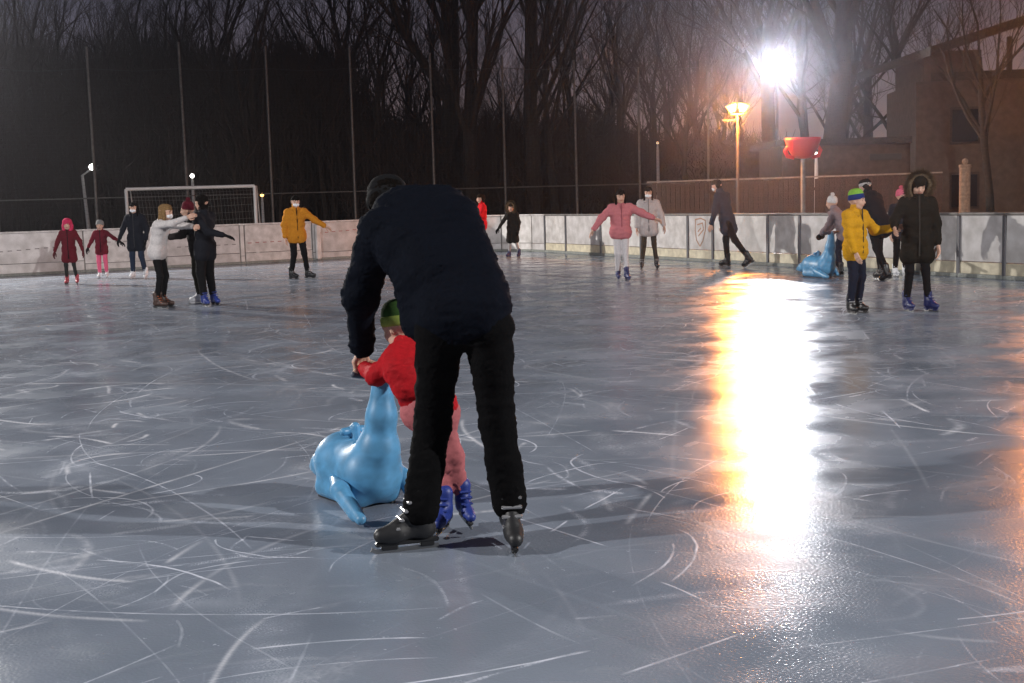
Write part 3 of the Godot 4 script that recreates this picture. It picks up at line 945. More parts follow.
# ---------------------------------------------------------------- people
func make_protos():
	# head: centre at the origin, facing +z
	var hb := [[Vector3(0, 0.03, -0.03), Vector3(0, 0.034, 0.012), 0.086, 0.082], [Vector3(0, -0.015, 0.02), Vector3(0, -0.03, 0.035), 0.066, 0.058],
		[Vector3(-0.026, -0.072, 0.03), Vector3(0.026, -0.072, 0.03), 0.036, 0.036], [Vector3(0, -0.092, 0.052), Vector3(0, -0.094, 0.054), 0.022, 0.022],
		[Vector3(0, 0.006, 0.092), Vector3(0, -0.024, 0.107), 0.008, 0.0125], [Vector3(-0.036, 0.024, 0.073), Vector3(0.036, 0.024, 0.073), 0.017, 0.017],
		[Vector3(-0.038, -0.028, 0.062), Vector3(-0.034, -0.03, 0.064), 0.024, 0.024], [Vector3(0.038, -0.028, 0.062), Vector3(0.034, -0.03, 0.064), 0.024, 0.024],
		[Vector3(-0.016, -0.056, 0.084), Vector3(0.016, -0.056, 0.084), 0.0085, 0.0085],
		[Vector3(0, -0.06, -0.02), Vector3(0, -0.17, -0.035), 0.05, 0.052]]
	for s in [-1.0, 1.0]:
		hb.append([Vector3(0.08 * s, 0.016, -0.012), Vector3(0.077 * s, -0.022, -0.006), 0.013, 0.01])
	proto.head = blob(hb, 0.0065, 0.022, 0.0, 1.0, "face")
	var eyes := []
	for s in [-1.0, 1.0]: eyes.append([Vector3(0.033 * s, 0.004, 0.08), Vector3(0.034 * s, 0.004, 0.08), 0.0105, 0.0105])
	proto.eyes = blob(eyes, 0.004, 0.002, 0.0, 1.0, "eye")
	# hands: wrist at the origin, fingers towards +y, palm towards +z, thumb towards +x (mirrored for m)
	for kind in ["relaxed", "grip"]:
		for m in [1.0, -1.0]:
			var b := [[Vector3(0, -0.02, 0), Vector3(0, 0.02, 0), 0.024, 0.022]]
			var curl: float = 0.35 if kind == "relaxed" else 1.25
			for f in 4:
				var x: float = (0.03 - f * 0.02) * m
				b.append([Vector3(x * 0.55, 0.015, 0), Vector3(x, 0.085 - absf(f - 1.2) * 0.004, 0), 0.015, 0.0125])
				var p := Vector3(x, 0.085 - absf(f - 1.2) * 0.004, 0)
				var a := curl * 0.5
				var ln: float = [0.037, 0.042, 0.039, 0.031][f]
				for j in 3:
					var q := p + Vector3(0, cos(a), sin(a)) * ln
					b.append([p, q, 0.0098 - j * 0.0008, 0.009 - j * 0.0008])
					p = q
					a += curl
					ln *= 0.72
			var tp := [Vector3(0.022 * m, 0.02, 0.006), Vector3(0.048 * m, 0.045, 0.018), Vector3(0.056 * m, 0.075, 0.026 if kind == "relaxed" else 0.045), Vector3(0.05 * m, 0.1, 0.034 if kind == "relaxed" else 0.062)]
			for j in 3: b.append([tp[j], tp[j + 1], 0.0145 - j * 0.002, 0.012 - j * 0.0017])
			proto[kind + ("_l" if m > 0 else "_r")] = blob(b, 0.0042, 0.007, 0.0, 1.0, "skin")
	# ice skate: ankle at the origin, toe towards +z, blade bottom at y = -0.14
	proto.boot = blob([[Vector3(0, 0.1, -0.012), Vector3(0, 0.0, -0.006), 0.054, 0.048], [Vector3(0, 0.0, -0.006), Vector3(0, -0.05, -0.02), 0.046, 0.042],
		[Vector3(0, -0.052, -0.03), Vector3(0, -0.058, 0.12), 0.036, 0.034], [Vector3(0.004, -0.06, 0.1), Vector3(0.004, -0.062, 0.165), 0.038, 0.032], [Vector3(0, 0.02, 0.02), Vector3(0, -0.03, 0.09), 0.03, 0.03]], 0.009, 0.025)
	var st := begin()
	box(st, Vector3(0, -0.1, 0.055), Vector3(0.028, 0.02, 0.27), 0.006)
	box(st, Vector3(0, -0.112, -0.03), Vector3(0.022, 0.03, 0.06), 0.004)
	box(st, Vector3(0, -0.112, 0.13), Vector3(0.022, 0.03, 0.07), 0.004)
	proto.holder = done(st)
	st = begin()
	box(st, Vector3(0, -0.13, 0.055), Vector3(0.005, 0.02, 0.27), 0.001)
	box(st, Vector3(0, -0.125, 0.195), Vector3(0.005, 0.018, 0.03), 0.001, Basis(Vector3(1, 0, 0), -0.5))
	proto.blade = done(st)
	st = begin()
	for k in 4:
		var y := 0.07 - k * 0.035
		box(st, Vector3(0, y, 0.045 + k * 0.018), Vector3(0.085, 0.014, 0.02), 0.004)
	proto.buckles = done(st)
	# headgear and hair in head space
	st = begin()
	var xf := Transform3D(Basis(Vector3(1, 0, 0), -0.18), Vector3(0, 0.02, -0.008))
	lathe(st, [[0.097, -0.01], [0.105, 0.0], [0.106, 0.035], [0.1, 0.045], [0.1, 0.06], [0.094, 0.09], [0.075, 0.118], [0.045, 0.135], [0.0, 0.14]], 28, xf)
	proto.beanie = done(st)
	st = begin()
	lathe(st, [[0.098, -0.01], [0.107, 0.0], [0.108, 0.035], [0.101, 0.046]], 28, xf)
	proto.cuff = done(st)
	st = begin()
	lathe(st, [[0.1015, 0.062], [0.0965, 0.09], [0.077, 0.1195], [0.046, 0.137], [0.0, 0.142]], 28, xf)
	proto.crown = done(st)
	proto.pompom = blob([[Vector3(0, 0.18, -0.03), Vector3(0, 0.181, -0.03), 0.038, 0.038]], 0.006, 0.01, 0.012, 60.0)
	proto.hair_short = blob([[Vector3(0, 0.05, -0.035), Vector3(0, 0.058, 0.015), 0.089, 0.085], [Vector3(-0.055, 0.0, -0.04), Vector3(0.055, 0.0, -0.04), 0.05, 0.05], [Vector3(-0.03, -0.05, -0.06), Vector3(0.03, -0.05, -0.06), 0.035, 0.035], [Vector3(-0.035, -0.09, -0.045), Vector3(0.035, -0.09, -0.045), 0.036, 0.036]], 0.009, 0.03, 0.006, 40.0)
	proto.hair_long = blob([[Vector3(0, 0.05, -0.035), Vector3(0, 0.058, 0.012), 0.09, 0.086], [Vector3(-0.078, 0.01, 0.0), Vector3(-0.085, -0.2, 0.03), 0.03, 0.022], [Vector3(0.078, 0.01, 0.0), Vector3(0.085, -0.2, 0.03), 0.03, 0.022],
		[Vector3(-0.05, -0.02, -0.05), Vector3(-0.05, -0.3, -0.1), 0.05, 0.03], [Vector3(0.05, -0.02, -0.05), Vector3(0.05, -0.3, -0.1), 0.05, 0.03], [Vector3(0, -0.02, -0.06), Vector3(0, -0.36, -0.11), 0.05, 0.025]], 0.01, 0.03, 0.008, 30.0)
	proto.hood = blob([[Vector3(0, 0.05, -0.05), Vector3(0, 0.06, 0.0), 0.115, 0.108], [Vector3(-0.06, -0.04, -0.05), Vector3(0.06, -0.04, -0.05), 0.08, 0.08], [Vector3(-0.07, -0.12, -0.02), Vector3(0.07, -0.12, -0.02), 0.06, 0.06]], 0.013, 0.04, 0.006, 16.0)
	proto.hood_down = blob([[Vector3(-0.08, -0.16, -0.08), Vector3(0.08, -0.16, -0.08), 0.055, 0.055], [Vector3(0, -0.17, -0.12), Vector3(0, -0.22, -0.12), 0.06, 0.05], [Vector3(-0.1, -0.16, -0.05), Vector3(-0.07, -0.18, 0.05), 0.04, 0.03], [Vector3(0.1, -0.16, -0.05), Vector3(0.07, -0.18, 0.05), 0.04, 0.03]], 0.013, 0.03, 0.006, 16.0)
	proto.mask = blob([[Vector3(-0.035, -0.05, 0.066), Vector3(0.035, -0.05, 0.066), 0.034, 0.034], [Vector3(0, -0.025, 0.098), Vector3(0, -0.07, 0.086), 0.018, 0.02]], 0.006, 0.02)
	# fur ruff: a ring of bristling tufts
	rng.seed = 31
	st = begin()
	for k in 1700:
		var a := rng.randf() * TAU
		var c := Vector3(cos(a) * 0.128, sin(a) * 0.15 + 0.01, 0.055 - 0.03 * absf(sin(a)))
		var d := (Vector3(cos(a), sin(a), 0) + Vector3(rng.randfn(0, 0.55), rng.randfn(0, 0.55), rng.randf_range(-0.5, 0.9))).normalized()
		var q := d.cross(Vector3(0.3, 0.5, 0.8)).normalized() * 0.006
		var e := c + d * rng.randf_range(0.035, 0.1)
		for v in [c - q, c + q, e, c + d.cross(q), c - d.cross(q), e]:
			st.set_uv(Vector2.ZERO)
			st.add_vertex(v)
	var ring := []
	for k in 25: ring.append(Vector3(cos(TAU * k / 24) * 0.125, sin(TAU * k / 24) * 0.145 + 0.005, 0.055 - 0.03 * absf(sin(TAU * k / 24))))
	var rr := []
	for k in 25: rr.append(0.03)
	tube(st, ring, rr, 7, false)
	proto.ruff = done(st)

const J0 := {"hip": Vector3(0, 0.98, 0), "hl": Vector3(0.09, 0.95, 0), "hr": Vector3(-0.09, 0.95, 0), "kl": Vector3(0.1, 0.54, 0.03), "kr": Vector3(-0.1, 0.54, 0.03), "al": Vector3(0.11, 0.14, -0.02), "ar": Vector3(-0.11, 0.14, -0.02),
	"nb": Vector3(0, 1.49, -0.01), "hd": Vector3(0, 1.645, 0.025), "sl": Vector3(0.175, 1.43, -0.01), "sr": Vector3(-0.175, 1.43, -0.01), "el": Vector3(0.24, 1.16, -0.04), "er": Vector3(-0.24, 1.16, -0.04), "wl": Vector3(0.26, 0.93, 0.05), "wr": Vector3(-0.26, 0.93, 0.05)}

func look_basis(dir: Vector3, up := Vector3.UP) -> Basis:   # +z along dir
	var z := dir.normalized()
	var x := up.cross(z).normalized()
	return Basis(x, z.cross(x), z)

func head_xf(S: Dictionary, j: Dictionary) -> Transform3D:
	var hs: float = S.get("hs", 1.0)
	return Transform3D(look_basis(S.get("look", Vector3(0, -0.05, 1)), S.get("head_up", Vector3.UP)).scaled(Vector3(hs, hs, hs)), j.hd)

func person(S: Dictionary) -> Node3D:
	var s: float = S.get("s", 1.0)
	var j := {}
	for k in J0: j[k] = (S.j[k] if S.get("j", {}).has(k) else J0[k]) * s
	var t := thing("person", S.label, "person", S.at, deg_to_rad(S.get("yaw", 0.0)), S.get("group", ""))
	var cell: float = S.get("cell", 0.019)
	var pf: float = S.get("puff", 1.0) * s
	var up: Vector3 = (j.nb - j.hip).normalized()
	var right: Vector3 = (j.sl - j.sr).normalized()
	var hright: Vector3 = (j.hl - j.hr).normalized()
	var hs: float = S.get("hs", 1.0)
	# jacket
	var B := []
	var len_: float = S.get("coat", 0.12) * s
	B.append([j.sr.lerp(j.sl, 0.1), j.sr.lerp(j.sl, 0.9), 0.08 * pf, 0.08 * pf])
	var c1: Vector3 = j.hip.lerp(j.nb, 0.68)
	B.append([c1 - right * 0.095 * s, c1 + right * 0.095 * s, 0.118 * pf, 0.118 * pf])
	var c2: Vector3 = j.hip.lerp(j.nb, 0.35)
	B.append([c2 - right * 0.075 * s, c2 + right * 0.075 * s, 0.115 * pf, 0.115 * pf])
	B.append([c1, c2, 0.13 * pf, 0.125 * pf])
	var hem: Vector3 = j.hip + hright * 0.0
	var hp: float = S.get("hip_puff", S.get("puff", 1.0)) * s
	B.append([hem - hright * 0.085 * s, hem + hright * 0.085 * s, 0.12 * hp, 0.12 * hp])
	B.append([c2, hem, 0.12 * hp, 0.13 * hp])
	var down: Vector3 = (((j.kl + j.kr) * 0.5 - j.hip).normalized() - up * 0.5).normalized()
	var low: Vector3 = hem + down * len_
	B.append([hem - hright * 0.06 * s, low - hright * (0.07 + len_ * 0.12) * s, 0.12 * hp, (0.118 + len_ * 0.04) * hp])
	B.append([hem + hright * 0.06 * s, low + hright * (0.07 + len_ * 0.12) * s, 0.12 * hp, (0.118 + len_ * 0.04) * hp])
	B.append([j.sl, j.el, 0.075 * pf, 0.062 * pf]); B.append([j.el, j.wl, 0.062 * pf, 0.05 * pf])
	B.append([j.sr, j.er, 0.075 * pf, 0.062 * pf]); B.append([j.er, j.wr, 0.062 * pf, 0.05 * pf])
	B.append([j.nb - up * 0.03 * s, j.nb + (j.hd - j.nb).normalized() * S.get("collar", 0.075) * s, 0.085 * pf, 0.074 * maxf(s, 0.9) * S.get("thin", 1.0)])
	for e in S.get("extra", []): B.append(e)
	part("jacket", blob(B, cell, 0.045 * s, S.get("fold", 0.008), S.get("fscale", 6.0), "", S.get("quilt", 0.0)), S.jacket, t)
	if S.has("zip"):
		var front: Vector3 = right.cross(up).normalized()
		var zp := []
		var zr := []
		for q in 7:
			zp.append(low.lerp(j.nb + up * 0.03 * s, q / 6.0) + front * (0.134 - absf(q - 3) * 0.004) * pf)
			zr.append(0.009)
		part("zip", tube_mesh(zp, zr, 5), S.zip, t)
	# trousers
	var bg: float = S.get("bag", 1.0) * s
	B = [[j.hl, j.hr, 0.105 * s, 0.105 * s], [j.hip, j.hip + up * 0.05, 0.11 * s, 0.1 * s]]
	for q in [["hl", "kl", "al"], ["hr", "kr", "ar"]]:
		var foot: Vector3 = j[q[2]] + (j[q[1]] - j[q[2]]).normalized() * S.get("cuff", 0.06) * s
		B.append([j[q[0]], j[q[1]], 0.093 * bg, 0.068 * bg])
		B.append([j[q[1]], foot, 0.067 * bg, S.get("hem_r", 0.052) * bg])
	part("trousers", blob(B, cell, 0.03 * s, S.get("fold", 0.008) * 0.7, S.get("fscale", 5.0)), S.trousers, t)
	# body: trunk, limbs, neck in one surface, then head and bare hands on finer grids
	var st := begin()
	var bs: float = s * S.get("thin", 1.0)
	B = [[j.hip, j.nb, 0.085 * bs, 0.07 * bs], [j.sl, j.sr, 0.05 * bs, 0.05 * bs], [j.hl, j.hr, 0.075 * bs, 0.075 * bs], [j.nb, j.hd, 0.056 * hs, 0.05 * hs]]
	for q in [["sl", "el", "wl", 0.042, 0.034, 0.028], ["sr", "er", "wr", 0.042, 0.034, 0.028], ["hl", "kl", "al", 0.062, 0.038, 0.032], ["hr", "kr", "ar", 0.062, 0.038, 0.032]]:
		B.append([j[q[0]], j[q[1]], q[3] * bs, q[4] * bs]); B.append([j[q[1]], j[q[2]], q[4] * bs, q[5] * bs])
	st.append_from(blob(B, max(cell, 0.02), 0.03 * bs, 0.0, 1.0, "skin"), 0, Transform3D.IDENTITY)
	var hx := head_xf(S, j)
	st.append_from(proto.head, 0, hx)
	st.append_from(proto.eyes, 0, hx)
	for q in [["el", "wl", "_l", "hand_l", 1.0], ["er", "wr", "_r", "hand_r", -1.0]]:
		var d: Vector3 = (j[q[1]] - j[q[0]]).normalized()
		var H: Array = S.get(q[3], ["relaxed", Vector3(-q[4], 0, 0.2)])
		if H.size() > 2: d = H[2].normalized()
		var z: Vector3 = (H[1] - d * H[1].dot(d)).normalized()
		var b := Basis(d.cross(z), d, z)
		var ks: float = hs * S.get("hand_s", 1.0)
		var wx := Transform3D(b.scaled_local(Vector3(ks, ks, ks)), j[q[1]] + d * 0.035 * s)
		# the thumb must point forwards or up: choose the mirrored hand by side
		if S.has("gloves"): part("glove", proto[H[0] + q[2]], S.gloves, t, Transform3D(wx.basis.scaled_local(Vector3(1.12, 1.04, 1.15)), wx.origin))
		else: st.append_from(proto[H[0] + q[2]], 0, wx)
	part("body", st.commit(), S.get("skin", M.skin), t)
	# skates
	for q in [["al", "foot_l"], ["ar", "foot_r"]]:
		var fd: Vector3 = S.get(q[1], Vector3(0.12 if q[0] == "al" else -0.12, 0, 1))
		var fs: float = S.get("fs", s)
		var sk := Node3D.new()
		sk.name = "skate"
		t.add_child(sk, true)
		sk.transform = Transform3D(look_basis(fd, S.get("foot_up", Vector3.UP)).scaled_local(Vector3(fs, fs, fs)), j[q[0]])
		var sm: Array = S.skates
		part("boot", proto.boot, sm[0], sk)
		part("holder", proto.holder, sm[1], sk)
		part("blade", proto.blade, M.steel, sk)
		part("buckles", proto.buckles, sm[2], sk)
	# headgear
	for w in S.get("wear", []):
		var o := part(w[0], proto[w[1]], w[2], t, hx)
		if w.size() > 3: part(w[3], proto[w[4]], w[5], o)
	return t

func hair(r: float, g: float, b: float) -> StandardMaterial3D:
	var m := textured(mat(r, g, b, 0.9), M.t_wood, 6.0, M.n_wood, 0.5)
	m.metallic_specular = 0.15
	return m

func make_people():
	make_protos()
	var sk := StandardMaterial3D.new()
	sk.vertex_color_use_as_albedo = true
	sk.albedo_color = srgb(Color(0.5, 0.3, 0.22))
	sk.roughness = 0.55
	sk.subsurf_scatter_enabled = true
	sk.subsurf_scatter_strength = 0.08
	M.skin = sk
	var brown := hair(0.03, 0.018, 0.011)
	var dark_hair := hair(0.007, 0.005, 0.004)
	var blond := hair(0.3, 0.18, 0.08)
	var white_mask := mat(0.75, 0.76, 0.78, 0.9)
	var blue_boot := mat(0.012, 0.03, 0.19, 0.5)
	var navy_boot := mat(0.012, 0.018, 0.09, 0.45)
	var black_boot := mat(0.012, 0.012, 0.013, 0.4)
	var grey_buckle := mat(0.3, 0.3, 0.31, 0.35, 0.4)
	var white_boot := mat(0.7, 0.7, 0.72, 0.4)
	var red_boot := mat(0.35, 0.03, 0.05, 0.5)
	var blk := [black_boot, black_boot, grey_buckle]
	var blu := [blue_boot, M.rubber, blue_boot]
	var wht := [white_boot, white_boot, white_boot]
	var fur := hair(0.17, 0.12, 0.075)
	var black_cloth := cloth(0.008, 0.008, 0.009)
	var jeans := cloth(0.02, 0.03, 0.055)

	# ---- the man bent over the child (joints in metres round his base, he faces away)
	var o := Vector3(-0.25, 0, -5.5)
	person({"at": o, "label": "bent man in navy jacket and black trousers pushing a child on skates", "cell": 0.011, "fold": 0.013, "fscale": 3.6, "puff": 1.3, "hip_puff": 1.08, "bag": 1.2, "hem_r": 0.066, "cuff": 0.03, "coat": 0.0,
		"j": {"hip": W2(o, -0.21, 1.06, -5.44), "hl": W2(o, -0.315, 1.0, -5.46), "hr": W2(o, -0.1, 1.01, -5.42), "kl": W2(o, -0.37, 0.55, -5.6), "kr": W2(o, -0.075, 0.56, -5.5), "al": W2(o, -0.44, 0.15, -5.5), "ar": W2(o, -0.03, 0.17, -5.52),
			"nb": W2(o, -0.43, 1.5, -5.84), "hd": W2(o, -0.575, 1.535, -6.1), "sl": W2(o, -0.6, 1.42, -5.8), "sr": W2(o, -0.23, 1.47, -5.76), "el": W2(o, -0.715, 1.12, -5.93), "er": W2(o, -0.3, 1.15, -6.05), "wl": W2(o, -0.745, 0.86, -6.14), "wr": W2(o, -0.52, 0.88, -6.27)},
		"extra": [[W2(o, -0.36, 1.24, -5.66), W2(o, -0.35, 1.05, -5.58), 0.17, 0.15], [W2(o, -0.27, 1.46, -5.72), W2(o, -0.15, 1.14, -5.5), 0.14, 0.15], [W2(o, -0.52, 1.5, -5.95), W2(o, -0.3, 1.5, -5.84), 0.13, 0.13]], "look": Vector3(-0.25, -0.7, -0.75), "head_up": Vector3(-0.2, 0.8, -0.6), "jacket": cloth(0.0026, 0.0042, 0.009, 0.85), "trousers": cloth(0.004, 0.004, 0.0045, 0.95), "collar": 0.13,
		"skates": [mat(0.013, 0.013, 0.014, 0.5), black_boot, grey_buckle], "foot_l": Vector3(-0.85, 0.0, 0.28), "foot_r": Vector3(0.1, -0.2, 1), "fs": 1.08, "hand_l": ["grip", Vector3(0.4, -0.3, 0.6)], "hand_r": ["grip", Vector3(0, -0.5, -0.5)],
		"wear": [["hood", "hood_down", cloth(0.0026, 0.0042, 0.009, 0.85)], ["hair", "hair_short", dark_hair], ["hat", "beanie", cloth(0.01, 0.01, 0.011), "hat_cuff", "cuff", cloth(0.012, 0.012, 0.013)]]})

	# ---- the child holding the skating aid
	o = Vector3(-0.36, 0, -5.85)
	person({"at": o, "label": "small child in red jacket, striped green hat and pink leggings", "cell": 0.011, "fold": 0.007, "fscale": 12.0, "s": 1.0, "hs": 0.88, "thin": 0.58, "hip_puff": 0.6, "puff": 0.74, "bag": 0.68, "coat": -0.09, "hand_s": 0.75, "fs": 0.72,
		"j": {"hip": W2(o, -0.4, 0.6, -5.86), "hl": W2(o, -0.44, 0.56, -5.9), "hr": W2(o, -0.355, 0.56, -5.83), "kl": W2(o, -0.35, 0.35, -5.86), "kr": W2(o, -0.29, 0.36, -5.82), "al": W2(o, -0.34, 0.115, -5.78), "ar": W2(o, -0.255, 0.14, -5.84),
			"nb": W2(o, -0.5, 0.85, -5.98), "hd": W2(o, -0.54, 0.955, -6.03), "sl": W2(o, -0.56, 0.82, -5.93), "sr": W2(o, -0.45, 0.82, -6.05), "el": W2(o, -0.66, 0.73, -5.98), "er": W2(o, -0.57, 0.7, -6.13), "wl": W2(o, -0.73, 0.745, -6.12), "wr": W2(o, -0.66, 0.74, -6.2)},
		"look": Vector3(-0.75, -0.3, -0.6), "jacket": cloth(0.42, 0.012, 0.018, 0.7), "trousers": cloth(0.42, 0.13, 0.14), "cuff": 0.04, "skates": blu, "foot_l": Vector3(-0.25, 0, 1), "foot_r": Vector3(0.35, -0.15, 1), "hand_l": ["grip", Vector3(0, -0.6, -0.3)], "hand_r": ["grip", Vector3(0, -0.6, 0.2)],
		"wear": [["hat", "beanie", cloth(0.05, 0.11, 0.03), "hat_cuff", "cuff", cloth(0.32, 0.4, 0.09)]]})

	# ---- left group by the barrier
	person({"zip": black_cloth, "at": Vector3(-9.62, 0, -27.4), "yaw": 8, "label": "girl in dark red coat, bright pink hat and dark leggings", "s": 0.79, "hs": 0.9, "coat": 0.28, "bag": 0.8, "jacket": cloth(0.12, 0.008, 0.016), "trousers": cloth(0.02, 0.022, 0.02), "skates": [red_boot, M.rubber, red_boot],
		"j": {"el": Vector3(0.3, 1.18, -0.02), "wl": Vector3(0.37, 0.95, 0.06), "er": Vector3(-0.3, 1.18, -0.02), "wr": Vector3(-0.36, 0.95, 0.06), "kl": Vector3(0.11, 0.54, 0.04), "al": Vector3(0.17, 0.14, 0.03)}, "gloves": cloth(0.1, 0.01, 0.015),
		"wear": [["hat", "beanie", cloth(0.6, 0.03, 0.11)], ["hat_flaps", "hood", cloth(0.55, 0.03, 0.1)]]})
	person({"zip": black_cloth, "at": Vector3(-9.62, 0, -29.6), "yaw": 4, "label": "small child in dark red jacket with bright pink trousers and grey hat", "s": 0.75, "hs": 0.9, "coat": 0.16, "jacket": cloth(0.15, 0.012, 0.024), "trousers": cloth(0.75, 0.13, 0.24), "skates": wht,
		"j": {"el": Vector3(0.4, 1.25, 0.02), "wl": Vector3(0.58, 1.14, 0.06), "er": Vector3(-0.3, 1.2, -0.02), "wr": Vector3(-0.38, 1.0, 0.08)}, "gloves": black_cloth, "wear": [["hood", "hood_down", cloth(0.15, 0.012, 0.024)], ["hat", "beanie", cloth(0.2, 0.2, 0.2)]]})
	person({"zip": cloth(0.05, 0.05, 0.055), "at": Vector3(-8.56, 0, -28.8), "yaw": -4, "label": "woman in long navy coat, jeans and white skates with a face mask", "s": 0.985, "coat": 0.24, "jacket": cloth(0.011, 0.013, 0.02), "trousers": jeans, "skates": wht,
		"j": {"el": Vector3(0.27, 1.17, -0.03), "er": Vector3(-0.3, 1.17, -0.02), "wr": Vector3(-0.36, 0.97, 0.06), "kl": Vector3(0.12, 0.54, 0.04), "al": Vector3(0.2, 0.14, 0.04), "ar": Vector3(-0.13, 0.14, -0.04)}, "gloves": black_cloth, "wear": [["hood", "hood_down", cloth(0.011, 0.013, 0.02)], ["hair", "hair_long", dark_hair], ["face_mask", "mask", white_mask]]})
	# ---- the hugging three
	person({"at": Vector3(-5.6, 0, -19.95), "yaw": 82, "label": "girl in short white jacket with long blond hair, arms round a friend", "s": 0.945, "coat": 0.06, "puff": 1.02, "jacket": cloth(0.62, 0.58, 0.57), "trousers": black_cloth, "bag": 0.86, "skates": [mat(0.05, 0.025, 0.018, 0.5), M.rubber, mat(0.4, 0.1, 0.03, 0.5)],
		"j": {"hip": Vector3(0, 0.97, 0.0), "nb": Vector3(0, 1.46, 0.1), "hd": Vector3(0, 1.6, 0.19), "sl": Vector3(0.17, 1.4, 0.1), "sr": Vector3(-0.17, 1.4, 0.1), "el": Vector3(0.2, 1.38, 0.36), "er": Vector3(-0.22, 1.42, 0.36), "wl": Vector3(0.12, 1.36, 0.58), "wr": Vector3(-0.1, 1.5, 0.56), "kl": Vector3(0.09, 0.54, 0.08), "kr": Vector3(-0.09, 0.54, 0.06), "al": Vector3(0.1, 0.14, 0.0), "ar": Vector3(-0.1, 0.14, -0.02)},
		"look": Vector3(-0.1, -0.05, 1), "wear": [["hair", "hair_long", blond], ["face_mask", "mask", white_mask]]})
	person({"at": Vector3(-5.16, 0, -20.7), "yaw": -78, "label": "person in maroon hat and olive trousers behind the embracing pair", "s": 0.95, "coat": 0.1, "jacket": cloth(0.03, 0.025, 0.025), "trousers": cloth(0.055, 0.05, 0.033), "bag": 1.1, "skates": wht,
		"j": {"nb": Vector3(0, 1.47, 0.06), "hd": Vector3(0, 1.62, 0.12), "sl": Vector3(0.17, 1.4, 0.06), "sr": Vector3(-0.17, 1.4, 0.06), "el": Vector3(0.24, 1.2, 0.24), "wl": Vector3(0.14, 1.18, 0.46), "er": Vector3(-0.24, 1.2, 0.22), "wr": Vector3(-0.14, 1.16, 0.44)}, "wear": [["hat", "beanie", cloth(0.1, 0.01, 0.02), "pompom", "pompom", cloth(0.1, 0.01, 0.02)]]})
	person({"at": Vector3(-4.9, 0, -20.2), "yaw": -118, "label": "dark-clothed person in bright blue skates with one gloved arm held back", "s": 1.0, "coat": 0.16, "jacket": cloth(0.012, 0.013, 0.018), "trousers": black_cloth, "bag": 1.12, "skates": blu, "fs": 1.05,
		"j": {"el": Vector3(0.2, 1.2, -0.24), "wl": Vector3(0.1, 1.14, -0.46), "er": Vector3(-0.2, 1.2, 0.16), "wr": Vector3(-0.1, 1.2, 0.36)}, "foot_l": Vector3(0.5, 0, -0.85), "foot_r": Vector3(0.4, 0, -0.9), "gloves": black_cloth, "hand_l": ["relaxed", Vector3(0, -1, 0)], "wear": [["hair", "hair_short", dark_hair]]})
	person({"zip": black_cloth, "quilt": 0.14, "at": Vector3(-4.55, 0, -26.9), "yaw": 22, "label": "person in orange jacket and black trousers with one arm stretched out", "s": 1.0, "coat": 0.1, "puff": 1.05, "jacket": cloth(0.55, 0.22, 0.02), "trousers": black_cloth, "skates": blk,
		"j": {"sl": Vector3(0.18, 1.44, 0), "el": Vector3(0.38, 1.26, 0.04), "wl": Vector3(0.58, 1.13, 0.12), "er": Vector3(-0.26, 1.17, 0.0), "kl": Vector3(0.14, 0.55, 0.03), "al": Vector3(0.2, 0.14, 0.0), "kr": Vector3(-0.08, 0.54, 0.02), "ar": Vector3(-0.14, 0.14, -0.05)}, "foot_l": Vector3(0.7, 0, 0.6), "foot_r": Vector3(0.5, 0, 0.7),
		"wear": [["hood", "hood_down", cloth(0.5, 0.2, 0.02)], ["hair", "hair_short", dark_hair], ["face_mask", "mask", white_mask]]})
	# ---- far trio
	person({"at": Vector3(-1.3, 0, -33.4), "yaw": 30, "label": "person in dark jacket and face mask beside the skater in bright red", "s": 0.98, "jacket": cloth(0.014, 0.016, 0.026), "trousers": black_cloth, "skates": blk, "wear": [["hair", "hair_short", dark_hair], ["face_mask", "mask", white_mask]]})
	person({"at": Vector3(-0.72, 0, -34.2), "yaw": -75, "label": "person in bright red jacket and black trousers seen from the side", "s": 0.98, "coat": 0.1, "jacket": cloth(0.6, 0.012, 0.02), "trousers": black_cloth, "skates": blk,
		"j": {"el": Vector3(0.24, 1.18, 0.1), "wl": Vector3(0.2, 1.05, 0.3), "er": Vector3(-0.24, 1.18, 0.1), "wr": Vector3(-0.2, 1.05, 0.3)}, "wear": [["hair", "hair_short", brown]]})
	person({"at": Vector3(0.1, 0, -34.4), "yaw": -28, "label": "child in long dark coat with fur-trimmed hood and blue skates", "s": 0.82, "hs": 0.92, "coat": 0.4, "bag": 0.8, "jacket": cloth(0.02, 0.018, 0.016), "trousers": cloth(0.35, 0.34, 0.34), "skates": [navy_boot, navy_boot, navy_boot],
		"j": {"er": Vector3(-0.32, 1.2, 0.04), "wr": Vector3(-0.44, 1.0, 0.12), "kl": Vector3(0.14, 0.52, 0.04), "al": Vector3(0.24, 0.14, 0.02), "ar": Vector3(-0.14, 0.14, 0.0)}, "gloves": black_cloth, "wear": [["hair", "hair_short", brown], ["hood", "hood_down", cloth(0.02, 0.018, 0.016)], ["fur_trim", "ruff", fur]]})
